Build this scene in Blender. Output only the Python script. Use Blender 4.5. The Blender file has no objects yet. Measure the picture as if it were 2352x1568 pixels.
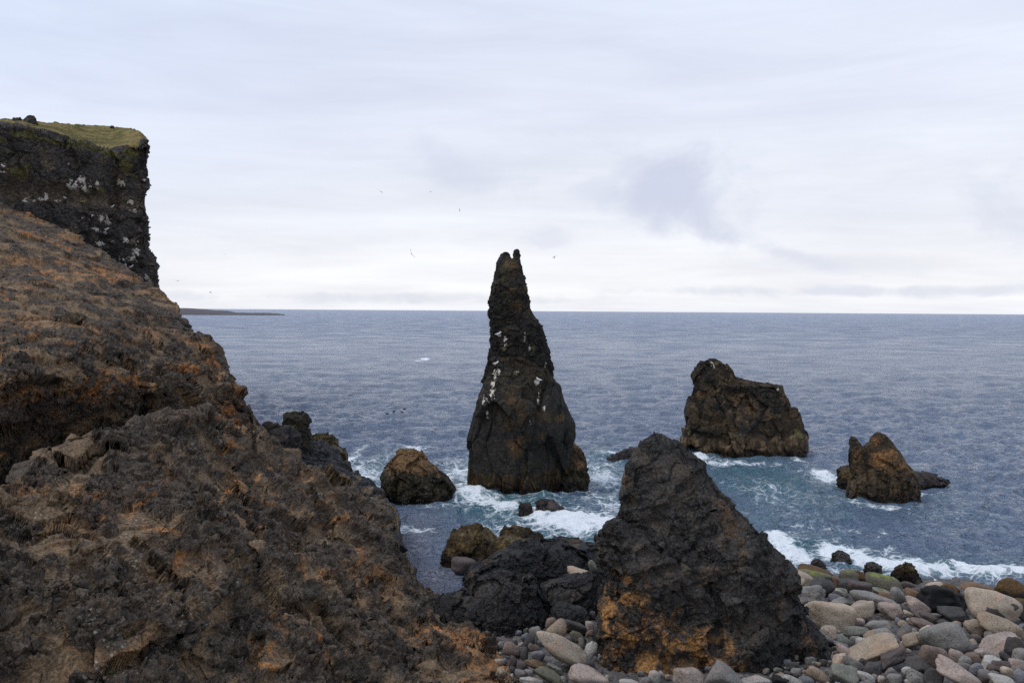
import bpy, bmesh, math, random
import numpy as np
from mathutils import Matrix, Vector

# ------------------------------------------------------------------ camera, sky, sun
S = bpy.context.scene
COL = S.collection
CAMH, FPX, CX, CY = 14.0, 1829.3, 1176.0, 784.0          # photo space: 2352 x 1568
PIT, ROL = math.radians(2.21), math.radians(0.39)
FW = np.array([0.0, math.cos(PIT), -math.sin(PIT)])
_u0 = np.array([0.0, math.sin(PIT), math.cos(PIT)]); _r0 = np.array([1.0, 0, 0])
RT = math.cos(ROL) * _r0 + math.sin(ROL) * _u0
UP = -math.sin(ROL) * _r0 + math.cos(ROL) * _u0
cam_d = bpy.data.cameras.new("camera"); cam = bpy.data.objects.new("camera", cam_d); COL.objects.link(cam)
cam_d.sensor_width = 36; cam_d.lens = 28.0; cam_d.clip_start = 0.5; cam_d.clip_end = 90000
M = Matrix.Identity(4)
for i in range(3):
    M[i][0], M[i][1], M[i][2] = RT[i], UP[i], -FW[i]
M[2][3] = CAMH
cam.matrix_world = M
S.camera = cam
S.render.resolution_x, S.render.resolution_y = 1024, 682
S.view_settings.view_transform = 'Standard'; S.view_settings.look = 'None'
S.view_settings.gamma = 1; S.view_settings.exposure = 0.12; S.view_settings.use_curve_mapping = False
S.cycles.use_denoising = False; S.cycles.sample_clamp_direct = 1.3; S.cycles.sample_clamp_indirect = 1.0; S.cycles.max_bounces = 6; S.cycles.diffuse_bounces = 3; S.cycles.glossy_bounces = 3

SUN_EL, SUN_AZ = math.radians(56), math.radians(-105)    # azimuth clockwise from +Y: high on the left, behind thin cloud


class NT:
    """small helper round a node tree"""
    def __init__(s, tree):
        s.t = tree; tree.nodes.clear()
    def n(s, typ, **kw):
        nd = s.t.nodes.new(typ)
        for k, v in kw.items():
            setattr(nd, k, v)
        return nd
    def put(s, sock, v):
        if v is None: return
        if hasattr(v, 'is_output'): s.t.links.new(v, sock)
        elif isinstance(v, (tuple, list)):
            sock.default_value = (*v, 1.0) if len(v) == 3 and sock.type == 'RGBA' else v
        else: sock.default_value = v
    def math(s, op, a, b=None, c=None, clamp=False):
        nd = s.n('ShaderNodeMath', operation=op, use_clamp=clamp)
        for i, v in enumerate((a, b, c)): s.put(nd.inputs[i], v)
        return nd.outputs[0]
    def vmath(s, op, a, b=None):
        nd = s.n('ShaderNodeVectorMath', operation=op)
        s.put(nd.inputs[0], a); s.put(nd.inputs[1], b)
        return nd.outputs['Value'] if op in ('LENGTH', 'DOT_PRODUCT', 'DISTANCE') else nd.outputs[0]
    def mix(s, f, a, b, blend='MIX'):
        nd = s.n('ShaderNodeMix', data_type='RGBA', blend_type=blend)
        s.put(nd.inputs[0], f); s.put(nd.inputs[6], a); s.put(nd.inputs[7], b)
        return nd.outputs[2]
    def noise(s, vec, scale, detail=4, rough=.55, dist=0.0, out='Fac'):
        nd = s.n('ShaderNodeTexNoise'); s.put(nd.inputs['Vector'], vec)
        nd.inputs['Scale'].default_value = scale; nd.inputs['Detail'].default_value = detail
        nd.inputs['Roughness'].default_value = rough; nd.inputs['Distortion'].default_value = dist
        return nd.outputs[out]
    def voro(s, vec, scale, feature='F1', out='Distance', rnd=1.0):
        nd = s.n('ShaderNodeTexVoronoi', feature=feature); s.put(nd.inputs['Vector'], vec)
        nd.inputs['Scale'].default_value = scale; nd.inputs['Randomness'].default_value = rnd
        return nd.outputs[out]
    def step(s, v, lo, hi, a=0.0, b=1.0):
        nd = s.n('ShaderNodeMapRange', interpolation_type='SMOOTHSTEP')
        s.put(nd.inputs['Value'], v)
        for k, x in zip(('From Min', 'From Max', 'To Min', 'To Max'), (lo, hi, a, b)): s.put(nd.inputs[k], x)
        return nd.outputs[0]
    def ramp(s, v, stops):
        nd = s.n('ShaderNodeValToRGB'); s.put(nd.inputs[0], v)
        e = nd.color_ramp.elements
        while len(e) < len(stops): e.new(0.5)
        for i, (p, c) in enumerate(stops):
            e[i].position = p; e[i].color = (*c, 1) if len(c) == 3 else c
        return nd.outputs[0]
    def bump(s, h, strength, dist, normal=None):
        nd = s.n('ShaderNodeBump'); nd.inputs['Strength'].default_value = strength
        nd.inputs['Distance'].default_value = dist; s.put(nd.inputs['Height'], h)
        if normal is not None: s.put(nd.inputs['Normal'], normal)
        return nd.outputs[0]
    def attr(s, name):
        return s.n('ShaderNodeAttribute', attribute_name=name)
    def sep(s, c):
        nd = s.n('ShaderNodeSeparateColor'); s.put(nd.inputs[0], c); return nd.outputs
    def comb(s, x, y, z):
        nd = s.n('ShaderNodeCombineXYZ')
        for i, v in enumerate((x, y, z)): s.put(nd.inputs[i], v)
        return nd.outputs[0]


def raydir(px, py):
    return FW + RT * ((px - CX) / FPX) - UP * ((py - CY) / FPX)

W = bpy.data.worlds.new("World"); S.world = W; W.use_nodes = True
T = NT(W.node_tree)
g = T.n('ShaderNodeTexCoord').outputs['Generated']
sx = T.n('ShaderNodeSeparateXYZ'); T.put(sx.inputs[0], g)
gx, gy, gz = sx.outputs
sky = T.n('ShaderNodeTexSky', sky_type='NISHITA', sun_disc=False)
sky.sun_elevation = SUN_EL; sky.sun_rotation = SUN_AZ
den = T.math('ADD', T.math('MAXIMUM', gz, 0.0), 0.11)
cp = T.comb(T.math('DIVIDE', gx, den), T.math('DIVIDE', gy, den), T.math('MULTIPLY', gz, 2.0))
warp = T.vmath('ADD', cp, T.vmath('MULTIPLY', T.noise(cp, 0.6, 3, out='Color'), (0.9, 0.5, 0)))
n_big = T.noise(T.vmath('MULTIPLY', warp, (0.45, 0.8, 1)), 1.3, 6, .58)
n_str = T.noise(T.vmath('MULTIPLY', g, (1.6, 1.0, 13.0)), 1.9, 7, .62, 0.5)
base = T.ramp(gz, [(0.0, (.86, .88, .93)), (.02, (.885, .90, .935)), (.075, (.855, .868, .915)), (.13, (.80, .825, .90)),
                   (.24, (.75, .79, .90)), (.42, (.70, .77, .92)), (1.0, (.46, .57, .82))])
leftb = T.math('MULTIPLY', T.step(gx, 0.05, -0.75), T.step(gz, .0, .3))
base = T.mix(T.math('MULTIPLY', leftb, 0.55), base, (.60, .70, .92))
lum = T.math('ADD', 1.0, T.math('ADD', T.math('MULTIPLY', T.math('SUBTRACT', n_big, .5), .32),
                                T.math('MULTIPLY', T.math('SUBTRACT', n_str, .5), .30)))
cl = T.mix(1.0, base, T.comb(lum, lum, T.math('ADD', T.math('MULTIPLY', lum, .8), .2)), 'MULTIPLY')
# soft grey scud clouds low over the water
def puff(px, py, wx, wz, amount, src, shear=0.0, col=(.60, .635, .77), scale=9.0):
    d = raydir(px, py); d = d / np.linalg.norm(d)
    dx = T.math('SUBTRACT', gx, float(d[0])); dz = T.math('SUBTRACT', gz, float(d[2]))
    dz = T.math('ADD', dz, T.math('MULTIPLY', dx, shear))
    r = T.math('ADD', T.math('POWER', T.math('DIVIDE', dx, wx), 2.0), T.math('POWER', T.math('DIVIDE', dz, wz), 2.0))
    f = T.math('POWER', 2.718, T.math('MULTIPLY', r, -1.0))
    nz = T.noise(T.vmath('MULTIPLY', g, (1.0, 1.0, 1.8)), scale, 9, .62, .6)
    m = T.math('MULTIPLY', T.step(T.math('ADD', f, T.math('MULTIPLY', T.math('SUBTRACT', nz, .5), 2.7)), .25, 1.15), T.step(f, 0.02, .4))
    return T.mix(T.math('MULTIPLY', m, amount), src, col)
cl = puff(1540, 430, .10, .055, .9, cl, .15, scale=7)
cl = puff(1780, 575, .09, .012, .55, cl, .32, scale=14)
cl = puff(1380, 440, .07, .025, .4, cl, .2, scale=12)
cl = puff(1100, 400, .10, .03, .3, cl, .25, scale=10)
cl = puff(1900, 610, .16, .010, .35, cl, .08, (.74, .76, .84), 14)
cl = puff(1480, 395, .045, .03, .35, cl, .3, scale=16)
cl = puff(1610, 470, .04, .03, .4, cl, .4, scale=18)
cl = puff(1640, 520, .085, .022, .7, cl, .5, scale=12)
cl = puff(1020, 370, .05, .035, .30, cl, .3)
cl = puff(2330, 480, .05, .05, .45, cl, .2)
cl = puff(2100, 668, .30, .0075, .85, cl, .0, (.70, .73, .82), 14)
cl = puff(900, 684, .28, .008, .8, cl, .0, (.71, .735, .82), 14)
cl = puff(1250, 545, .035, .018, .35, cl, .0, scale=14)
bg1 = T.n('ShaderNodeBackground'); T.put(bg1.inputs[0], sky.outputs[0]); bg1.inputs[1].default_value = 0.1
bg2 = T.n('ShaderNodeBackground'); T.put(bg2.inputs[0], cl); bg2.inputs[1].default_value = 1.0
mx = T.n('ShaderNodeMixShader'); mx.inputs[0].default_value = 0.93
T.put(mx.inputs[1], bg1.outputs[0]); T.put(mx.inputs[2], bg2.outputs[0])
T.put(T.n('ShaderNodeOutputWorld').inputs[0], mx.outputs[0])

sun_d = bpy.data.lights.new("sun", 'SUN'); sun_d.energy = 1.5; sun_d.angle = math.radians(24); sun_d.color = (1, .965, .91)
sun = bpy.data.objects.new("sun", sun_d); COL.objects.link(sun)
sv = Vector((math.sin(SUN_AZ) * math.cos(SUN_EL), math.cos(SUN_AZ) * math.cos(SUN_EL), math.sin(SUN_EL)))
sun.rotation_euler = sv.to_track_quat('Z', 'Y').to_euler(); sun.location = sv * 100

# ------------------------------------------------------------------ geometry helpers
F32 = np.float32
def at(px, py, d):
    """world points seen at photo pixel (px, py), d metres ahead"""
    px, py, d = np.broadcast_arrays(np.asarray(px, float), np.asarray(py, float), np.asarray(d, float))
    c = FW + RT * ((px - CX) / FPX)[..., None] - UP * ((py - CY) / FPX)[..., None]
    return np.array([0, 0, CAMH]) + c / c[..., 1:2] * d[..., None]

def proj(P):
    v = P - np.array([0, 0, CAMH]); z = v @ FW
    return CX + FPX * (v @ RT) / z, CY - FPX * (v @ UP) / z, z

def sea_at(px, py):
    c = raydir(px, py); k = -CAMH / c[2]
    return np.array([c[0] * k, c[1] * k, 0.0])

def _h(ix, iy, iz, seed):
    h = (ix * np.uint32(374761393)) ^ (iy * np.uint32(668265263)) ^ (iz * np.uint32(2246822519)) ^ np.uint32(seed * 3266489917 & 0xffffffff)
    h = (h ^ (h >> np.uint32(15))) * np.uint32(2246822519)
    h = (h ^ (h >> np.uint32(13))) * np.uint32(3266489917)
    return h ^ (h >> np.uint32(16))

def _chunk(fn, p, *a):
    n = len(p)
    if n <= 120000: return fn(p, *a)
    parts = [fn(p[i:i + 120000], *a) for i in range(0, n, 120000)]
    if isinstance(parts[0], tuple): return tuple(np.concatenate(x) for x in zip(*parts))
    return np.concatenate(parts)

def _perlin(p, seed):
    p = p.astype(F32); f = np.floor(p); i = f.astype(np.int64).astype(np.uint32); w = p - f
    u = w * w * w * (w * (w * 6 - 15) + 10)
    out = np.zeros(len(p), F32)
    for a in (0, 1):
        for b in (0, 1):
            for c in (0, 1):
                h = _h(i[:, 0] + np.uint32(a), i[:, 1] + np.uint32(b), i[:, 2] + np.uint32(c), seed)
                gx = ((h & np.uint32(1023)).astype(F32) - 511.5) / 511.5
                gy = (((h >> np.uint32(10)) & np.uint32(1023)).astype(F32) - 511.5) / 511.5
                gz = (((h >> np.uint32(20)) & np.uint32(1023)).astype(F32) - 511.5) / 511.5
                d = gx * (w[:, 0] - a) + gy * (w[:, 1] - b) + gz * (w[:, 2] - c)
                out += d * (u[:, 0] if a else 1 - u[:, 0]) * (u[:, 1] if b else 1 - u[:, 1]) * (u[:, 2] if c else 1 - u[:, 2])
    return out * 1.3
def perlin(p, seed=1): return _chunk(_perlin, p, seed)
def fbm(p, oct=4, seed=1, gain=.5, ridged=False):
    o = 0; a = 1.0; t = 0.0
    for k in range(oct):
        v = perlin(p * (2.03 ** k) + k * 7.31, seed + k)
        o = o + a * ((1 - 2 * np.abs(v)) if ridged else v); t += a; a *= gain
    return o / t
def _voro(p, seed):
    p = p.astype(F32); b = np.floor(p - .5)
    F1 = np.full(len(p), 9, F32); F2 = F1.copy(); H = np.zeros(len(p), np.uint32); Q = np.zeros((len(p), 3), F32)
    for dx in (0, 1):
        for dy in (0, 1):
            for dz in (0, 1):
                c = b + np.array([dx, dy, dz], F32); i = c.astype(np.int64).astype(np.uint32)
                h = _h(i[:, 0], i[:, 1], i[:, 2], seed)
                off = np.stack([(h & np.uint32(1023)), (h >> np.uint32(10)) & np.uint32(1023), (h >> np.uint32(20)) & np.uint32(1023)], 1).astype(F32) / 1023 - .5
                q = p - (c + .5 + off * .85)
                d = np.sqrt((q * q).sum(1))
                near = d < F1
                F2 = np.where(near, F1, np.minimum(F2, d)); F1 = np.where(near, d, F1)
                H = np.where(near, h, H); Q = np.where(near[:, None], q, Q)
    h2 = _h(H, H >> np.uint32(7), H >> np.uint32(3), seed + 9)
    r = (h2 & np.uint32(65535)).astype(F32) / 65535
    t = np.stack([(h2 & np.uint32(1023)), (h2 >> np.uint32(10)) & np.uint32(1023), (h2 >> np.uint32(20)) & np.uint32(1023)], 1).astype(F32) / 511.5 - 1
    return F1, F2, r, (Q * t).sum(1)
def voro(p, seed=1): return _chunk(_voro, p, seed)
def sst(x, a, b):
    t = np.clip((x - a) / (b - a), 0, 1); return t * t * (3 - 2 * t)

def facet(p, L, seed, stretch=(1, 1, 1), warp=.55, groove=.14):
    """fractured-rock relief: every cell is a tilted plane with its own offset and a crack round it"""
    q = p / L / np.array(stretch)
    q = q + warp * np.stack([perlin(q * 1.3, seed + 21), perlin(q * 1.3 + 9.7, seed + 22), perlin(q * 1.3 + 21.3, seed + 23)], 1)
    F1, F2, r, tl = voro(q, seed)
    e = F2 - F1
    return (r - .5) * .7 + tl * .8 - groove * np.exp(-e / .07), r, e

def grid_faces(nr, nc, wrap=False, off=0):
    a = np.arange(nr * nc).reshape(nr, nc) + off
    if wrap: a = np.concatenate([a, a[:, :1]], 1)
    return np.stack([a[:-1, :-1], a[:-1, 1:], a[1:, 1:], a[1:, :-1]], -1).reshape(-1, 4)

def vnormals(V, Fq):
    n = np.cross(V[Fq[:, 2]] - V[Fq[:, 0]], V[Fq[:, 3]] - V[Fq[:, 1]])
    N = np.zeros_like(V)
    for k in range(4):
        for c in range(3):
            N[:, c] += np.bincount(Fq[:, k], weights=n[:, c], minlength=len(V))
    return N / (np.linalg.norm(N, axis=1, keepdims=True) + 1e-12)

def mesh(name, V, Fq, mat, attrs=None, smooth=True):
    me = bpy.data.meshes.new(name)
    nf, k = Fq.shape
    me.vertices.add(len(V)); me.vertices.foreach_set('co', np.ascontiguousarray(V, F32).ravel())
    me.loops.add(nf * k); me.loops.foreach_set('vertex_index', np.ascontiguousarray(Fq, np.int32).ravel())
    me.polygons.add(nf); me.polygons.foreach_set('loop_start', np.arange(0, nf * k, k, dtype=np.int32))
    me.polygons.foreach_set('loop_total', np.full(nf, k, np.int32))
    me.polygons.foreach_set('use_smooth', np.full(nf, smooth, bool))
    me.update(calc_edges=True)
    for an, arr in (attrs or {}).items():
        a = me.attributes.new(an, 'FLOAT_COLOR', 'POINT'); a.data.foreach_set('color', np.ascontiguousarray(arr, F32).ravel())
    if mat is not None: me.materials.append(mat)
    return me
def link(name, me, label=None, cat=None, group=None, kind=None, parent=None):
    o = bpy.data.objects.new(name, me); COL.objects.link(o)
    if parent is not None: o.parent = parent
    for k, v in (('label', label), ('category', cat), ('group', group), ('kind', kind)):
        if v: o[k] = v
    return o

def tps(ctrl):
    """smooth depth field through control points (px, py, depth)"""
    c = np.array(ctrl, float); X = c[:, :2] / 500
    U = lambda r2: np.where(r2 > 1e-9, .5 * r2 * np.log(np.maximum(r2, 1e-9)), 0)
    K = U(((X[:, None] - X[None]) ** 2).sum(-1)) + np.eye(len(X)) * .02
    Pm = np.c_[np.ones(len(X)), X]
    A = np.block([[K, Pm], [Pm.T, np.zeros((3, 3))]])
    w = np.linalg.solve(A, np.r_[c[:, 2], 0, 0, 0])
    def f(px, py):
        Y = np.stack([px, py], -1).reshape(-1, 2) / 500
        r = w[-3] + Y @ w[-2:]
        for k in range(len(X)): r = r + w[k] * U(((Y - X[k]) ** 2).sum(1))
        return r.reshape(np.shape(px))
    return f

PXCACHE = {}
def surf(name, px, py, tol=4.0):
    """point of the named mesh's surface that faces the viewer at a photo pixel"""
    if name not in PXCACHE:
        V, N = GEO[name]; x, y, z = proj(V); PXCACHE[name] = (x, y, z, (N @ -FW) > -.2)
    x, y, z, f = PXCACHE[name]; V, N = GEO[name]
    d = np.hypot(x - px, y - py)
    m = np.where(d < tol)[0]
    if not len(m): i = int(np.argmin(d))
    else: i = m[np.argmin(z[m])]
    return V[i].copy(), N[i].copy()
GEO = {}

def blobs(V, name, lst, noise_seed=5, nscale=1.2):
    """3-D stains: (px, py, half width px, half height px, weight) set down where the surface is"""
    out = np.zeros(len(V))
    if not lst: return out
    nz = fbm(V / nscale, 4, noise_seed) + 1.1 * fbm(V / nscale * 4.3, 3, noise_seed + 40, .7)
    for (px, py, rx, ry, w) in lst:
        c, _ = surf(name, px, py, 6); k = (c[1]) / FPX
        d = np.sqrt(((V[:, 0] - c[0]) / (rx * k)) ** 2 + ((V[:, 2] - c[2]) / (ry * k)) ** 2 + ((V[:, 1] - c[1]) / (max(rx, ry) * k * 1.6 + .3)) ** 2)
        out = np.maximum(out, w * (1 - sst(d + nz * 1.1, .25, 1.45)))
    return out

# ------------------------------------------------------------------ materials
def mat(name):
    m = bpy.data.materials.new(name); m.use_nodes = True
    return m, NT(m.node_tree)
def finish(t, col, rough, normal=None, spec=.3):
    b = t.n('ShaderNodeBsdfPrincipled'); t.put(b.inputs['Base Color'], col); t.put(b.inputs['Roughness'], rough)
    b.inputs['Specular IOR Level'].default_value = spec
    if normal is not None: t.put(b.inputs['Normal'], normal)
    t.put(t.n('ShaderNodeOutputMaterial').inputs[0], b.outputs[0]); return b

def rock_mat(name, clast=(.045, .043, .043), clast2=(.085, .075, .066), matrix=(.12, .082, .052), tan=(.20, .15, .09),
             rust=(.36, .15, .055), lichen=.3, px=.03, rough=.85, spec=.25, weed=(.105, .06, .018), bump=.9, spk=1.0):
    """lava breccia: dark clasts in a brown matrix, rusty veins, lichen specks; px = size of the finest grain in metres"""
    m, t = mat(name)
    co = t.n('ShaderNodeTexCoord').outputs['Object']
    lp = t.sep(t.attr('lump').outputs['Color']); la = t.attr('lump').outputs['Alpha']
    pa = t.attr('paint'); pp = t.sep(pa.outputs['Color']); pal = pa.outputs['Alpha']
    px = px * .5
    fine = t.noise(co, 1 / (px * 5), 6, .72)
    mid = t.noise(co, 1 / (px * 40), 6, .66, .3)
    big = t.noise(co, 1 / (px * 170), 5, .62)
    cl = t.mix(lp[0], clast, clast2)
    mt = t.mix(t.step(mid, .38, .68), matrix, tan)
    mt = t.mix(t.math('MULTIPLY', t.step(big, .56, .70), .2), mt, rust)
    rmask = t.math('ADD', pp[0], lp[2], clamp=True)
    mt = t.mix(t.math('MULTIPLY', rmask, t.step(mid, .36, .58)), mt, rust)
    ckeep = t.math('MULTIPLY', lp[1], t.math('SUBTRACT', 1.0, t.math('MULTIPLY', rmask, t.step(mid, .42, .60, .1, .95))))
    col = t.mix(ckeep, mt, cl)
    v = t.step(fine, .32, .70, 1 - .62 * spk, 1 + .75 * spk)
    col = t.mix(1.0, col, t.comb(v, v, v), 'MULTIPLY')
    # lichen crusts
    lv = t.voro(co, 1 / (px * 9), out='Distance'); lr = t.noise(co, 1 / (px * 130), 4, .65)
    lm = t.math('MULTIPLY', t.step(t.math('ADD', lv, t.math('MULTIPLY', t.math('SUBTRACT', fine, .5), .5)), .30, .16), t.step(lr, .53, .66))
    col = t.mix(t.math('MULTIPLY', lm, lichen), col, (.50, .48, .43))
    # moss, weed, droppings
    mo = t.step(t.math('ADD', pal, t.math('MULTIPLY', t.math('SUBTRACT', mid, .5), .9)), .4, .62)
    col = t.mix(mo, col, t.mix(t.step(fine, .35, .65), (.075, .075, .022), (.15, .125, .05)))
    wn = t.noise(t.vmath('MULTIPLY', co, (1, 1, .35)), 1 / (px * 12), 5, .7)
    we = t.step(t.math('ADD', pp[2], t.math('MULTIPLY', t.math('SUBTRACT', mid, .5), .8)), .35, .65)
    col = t.mix(we, col, t.mix(t.step(wn, .42, .66), tuple(c * .22 for c in weed), weed))
    gn = t.noise(t.vmath('MULTIPLY', co, (1, 1, .4)), 1 / (px * 14), 5, .72)
    gu = t.step(t.math('ADD', t.math('MULTIPLY', pp[1], .85), t.math('MULTIPLY', t.math('SUBTRACT', gn, .5), 3.2)), .42, .64)
    gu = t.math('MULTIPLY', gu, t.step(pp[1], .06, .25))
    col = t.mix(gu, col, t.mix(mid, (.72, .70, .66), (.55, .45, .34)))
    # wet dark tide zone
    zc = t.n('ShaderNodeSeparateXYZ'); t.put(zc.inputs[0], co)
    dry = t.step(t.math('ADD', zc.outputs[2], t.math('MULTIPLY', t.math('SUBTRACT', mid, .5), 1.6)), .05, .75)
    dk = t.math('ADD', .30, t.math('MULTIPLY', dry, .70))
    col = t.mix(1.0, col, t.comb(dk, t.math('MULTIPLY', dk, t.math('ADD', .88, t.math('MULTIPLY', dry, .12))), t.math('MULTIPLY', dk, t.math('ADD', .85, t.math('MULTIPLY', dry, .15)))), 'MULTIPLY')
    rough = t.math('ADD', .32, t.math('MULTIPLY', dry, rough - .32))
    # grain
    h = t.math('ADD', t.math('MULTIPLY', t.noise(co, 1 / (px * 14), 8, .68), 1.6),
               t.math('MULTIPLY', t.voro(t.vmath('ADD', co, t.vmath('MULTIPLY', t.noise(co, 1 / (px * 12), 3, out='Color'), (px * 9,) * 3)), 1 / (px * 12)), .5))
    nb = t.n('ShaderNodeBump'); t.put(nb.inputs['Strength'], t.math('MULTIPLY', la, bump)); nb.inputs['Distance'].default_value = px * 14; t.put(nb.inputs['Height'], h); nrm = nb.outputs[0]
    finish(t, col, t.math('SUBTRACT', rough, t.math('MULTIPLY', we, .3)), nrm, spec)
    return m

def roughness_mask(V, L, seed):
    """1 on crumbly dark lava, 0 on the smoother matrix between"""
    w = V / (L * 4.5) / np.array([1.2, 1.2, .8]); w = w + .5 * np.stack([fbm(w * 1.2, 3, seed + 1), fbm(w * 1.2 + 7, 3, seed + 2), fbm(w * 1.2 + 15, 3, seed + 3)], 1)
    F1, F2, r, _ = voro(w, seed)
    return sst(1.5 * (r - .5) + 1.0 * fbm(V / L / 2.4, 4, seed + 9, .6) - .22 * np.exp(-(F2 - F1) / .1), -.42, .22)

def lumps(V, L, seed, thr=.35, vein_L=3.0, vein=0.0, m=None):
    """which grains are dark clasts, their tone, and the lines of rusty veins"""
    w = V + L * .6 * np.stack([perlin(V / L * .9, seed + 1), perlin(V / L * .9 + 5, seed + 2), perlin(V / L * .9 + 11, seed + 3)], 1)
    F1, F2, r, _ = voro(w / L / np.array([1.15, 1.15, .8]), seed)
    nn = fbm(V / L / 2.2, 4, seed + 31, .6)
    cl = sst(.5 * (r - .5) + 1.2 * nn + (.5 if m is None else .95 * m) - thr, -.12, .16)
    vw = V / vein_L + .35 * np.stack([fbm(V / vein_L * 1.5, 3, seed + 5), fbm(V / vein_L * 1.5 + 3, 3, seed + 6), fbm(V / vein_L * 1.5 + 8, 3, seed + 7)], 1)
    F1, F2, rr, _ = voro(vw / np.array([1.4, 1.4, .75]), seed + 8)
    br = fbm(V / vein_L / 1.7, 3, seed + 11)
    vn = (1 - sst(F2 - F1 + .05 * nn, .015, .085)) * sst(br, -.02, .22) * vein
    return r, cl, vn

def edge_length(V, Fq):
    el = np.zeros(len(V))
    for k in range(4):
        a, b = Fq[:, k], Fq[:, (k + 1) % 4]; d = np.linalg.norm(V[a] - V[b], axis=1)
        np.maximum.at(el, a, d); np.maximum.at(el, b, d)
    return el + 1e-6
def relief(V, spec, seed, m=None, fine=.45, el=None):
    h = np.zeros(len(V)); h0 = h
    for (kind, L, A, *st) in spec:
        s = st[0] if st and st[0] else (1, 1, 1)
        h0 = h; h = np.zeros(len(V))
        if kind == 'f': h += A * facet(V, L, seed, s)[0]
        elif kind == 't':
            q = V[:, 2] / L + .3 * V[:, 0] / L * (st[1] if len(st) > 1 else .4) + 1.1 * fbm(V / L / np.array([2.6, 2.6, 1.6]), 4, seed)
            f = q - np.floor(q); k = sst(fbm(V / L / 2.2 + 4, 3, seed + 5), -.25, .15)
            h += A * k * (np.where(f < .12, f / .12, (1 - f) / .88) - .4)
        elif kind == 'n': h += A * fbm(V / L / np.array(s), 4, seed)
        elif kind == 'r': h += A * (fbm(V / L / np.array(s), 4, seed, ridged=True) - .3)
        elif kind == 'b':
            q = V / L / np.array(s); F1, F2, r, _ = voro(q + .3 * np.stack([perlin(q * 1.7, seed + 3)] * 3, 1), seed)
            h += A * ((1 - F1 * 1.3) * (.35 + r))
        if m is not None and L < fine: h = h * (.15 + .95 * m)
        if el is not None: h = h * sst(L / el, 1.5, 5.0)      # no grain finer than the mesh can carry
        h = h0 + h; seed += 37
    return h

def paint_attr(V, name, rust=(), guano=(), weed_z=None, weed=(), moss=(), weed_amp=.5):
    P = np.zeros((len(V), 4))
    P[:, 0] = blobs(V, name, rust, 5); P[:, 1] = blobs(V, name, guano, 6, .9); P[:, 2] = blobs(V, name, weed, 7); P[:, 3] = blobs(V, name, moss, 8)
    if weed_z is not None:
        n = fbm(V / 1.1, 4, 77) * weed_amp * 2
        P[:, 2] = np.maximum(P[:, 2], 1 - sst(V[:, 2] + n, weed_z * .65, weed_z * 1.25))
    return P

def lobe(prof, Df, ratio, nth, nz, zbase, sup=2.3, lean=0.0, front=.72, D=None):
    """closed body of revolution-like rows whose left and right edges were traced; Df = distance of its front"""
    p = np.array(prof, float)
    if D is None:
        hw = (p[:, 2] - p[:, 1]).max() / 2 / FPX; D = Df / (1 - ratio * hw)
    L = at(p[:, 1], p[:, 0], D); R = at(p[:, 2], p[:, 0], D)
    z = (L[:, 2] + R[:, 2]) / 2; o = np.argsort(z); z, xl, xr = z[o], L[o, 0], R[o, 0]
    zz = zbase + (z[-1] - zbase) * (1 - (1 - np.linspace(0, 1, nz)) ** 1.15)
    a, b = np.interp(zz, z, xl), np.interp(zz, z, xr)
    k = max(3, nz // 60); ker = np.ones(k) / k
    sm = lambda q: np.convolve(np.pad(q, (k, k), 'edge'), ker, 'same')[k:-k]
    a, b = sm(a), sm(b)
    c, hw = (a + b) / 2, np.maximum((b - a) / 2, .02)
    n1 = int(nth * front); th = np.r_[np.linspace(math.pi, 2 * math.pi, n1, endpoint=False), np.linspace(0, math.pi, nth - n1, endpoint=False)]
    ct, stn = np.cos(th), np.sin(th)
    ct = np.sign(ct) * np.abs(ct) ** (2 / sup); stn = np.sign(stn) * np.abs(stn) ** (2 / sup)
    hd = ratio * (.75 * hw + .25 * hw.max() * np.clip((zz[-1] - zz) / (zz[-1] - zz[0] + 1e-6), 0, 1) ** .5)
    X = c[:, None] + hw[:, None] * ct; Y = D + lean * (zz - zz[0])[:, None] + hd[:, None] * stn; Z = np.repeat(zz[:, None], nth, 1)
    V = np.stack([X, Y, Z], -1).reshape(-1, 3)
    Fq = grid_faces(nz, nth, True)
    nv = len(V); top = np.array([[c[-1], Y[-1].mean(), zz[-1] + .25 * hw[-1]]])
    V = np.r_[V, top]; a = (nz - 1) * nth + np.arange(nth); b = np.roll(a, -1)
    Fq = np.r_[Fq, np.stack([a, b, np.full(nth, nv), np.full(nth, nv)], 1)]
    return V, Fq

def quads_tris(Fq):
    return Fq

def join(parts):
    Vs, Fs, o = [], [], 0
    for V, Fq in parts:
        Vs.append(V); Fs.append(Fq + o); o += len(V)
    return np.concatenate(Vs), np.concatenate(Fs)

def tri_mesh(V, Fq):
    t = np.concatenate([Fq[:, [0, 1, 2]], Fq[:, [0, 2, 3]]]); ok = (t[:, 0] != t[:, 1]) & (t[:, 1] != t[:, 2]) & (t[:, 0] != t[:, 2])
    return t[ok]

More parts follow.
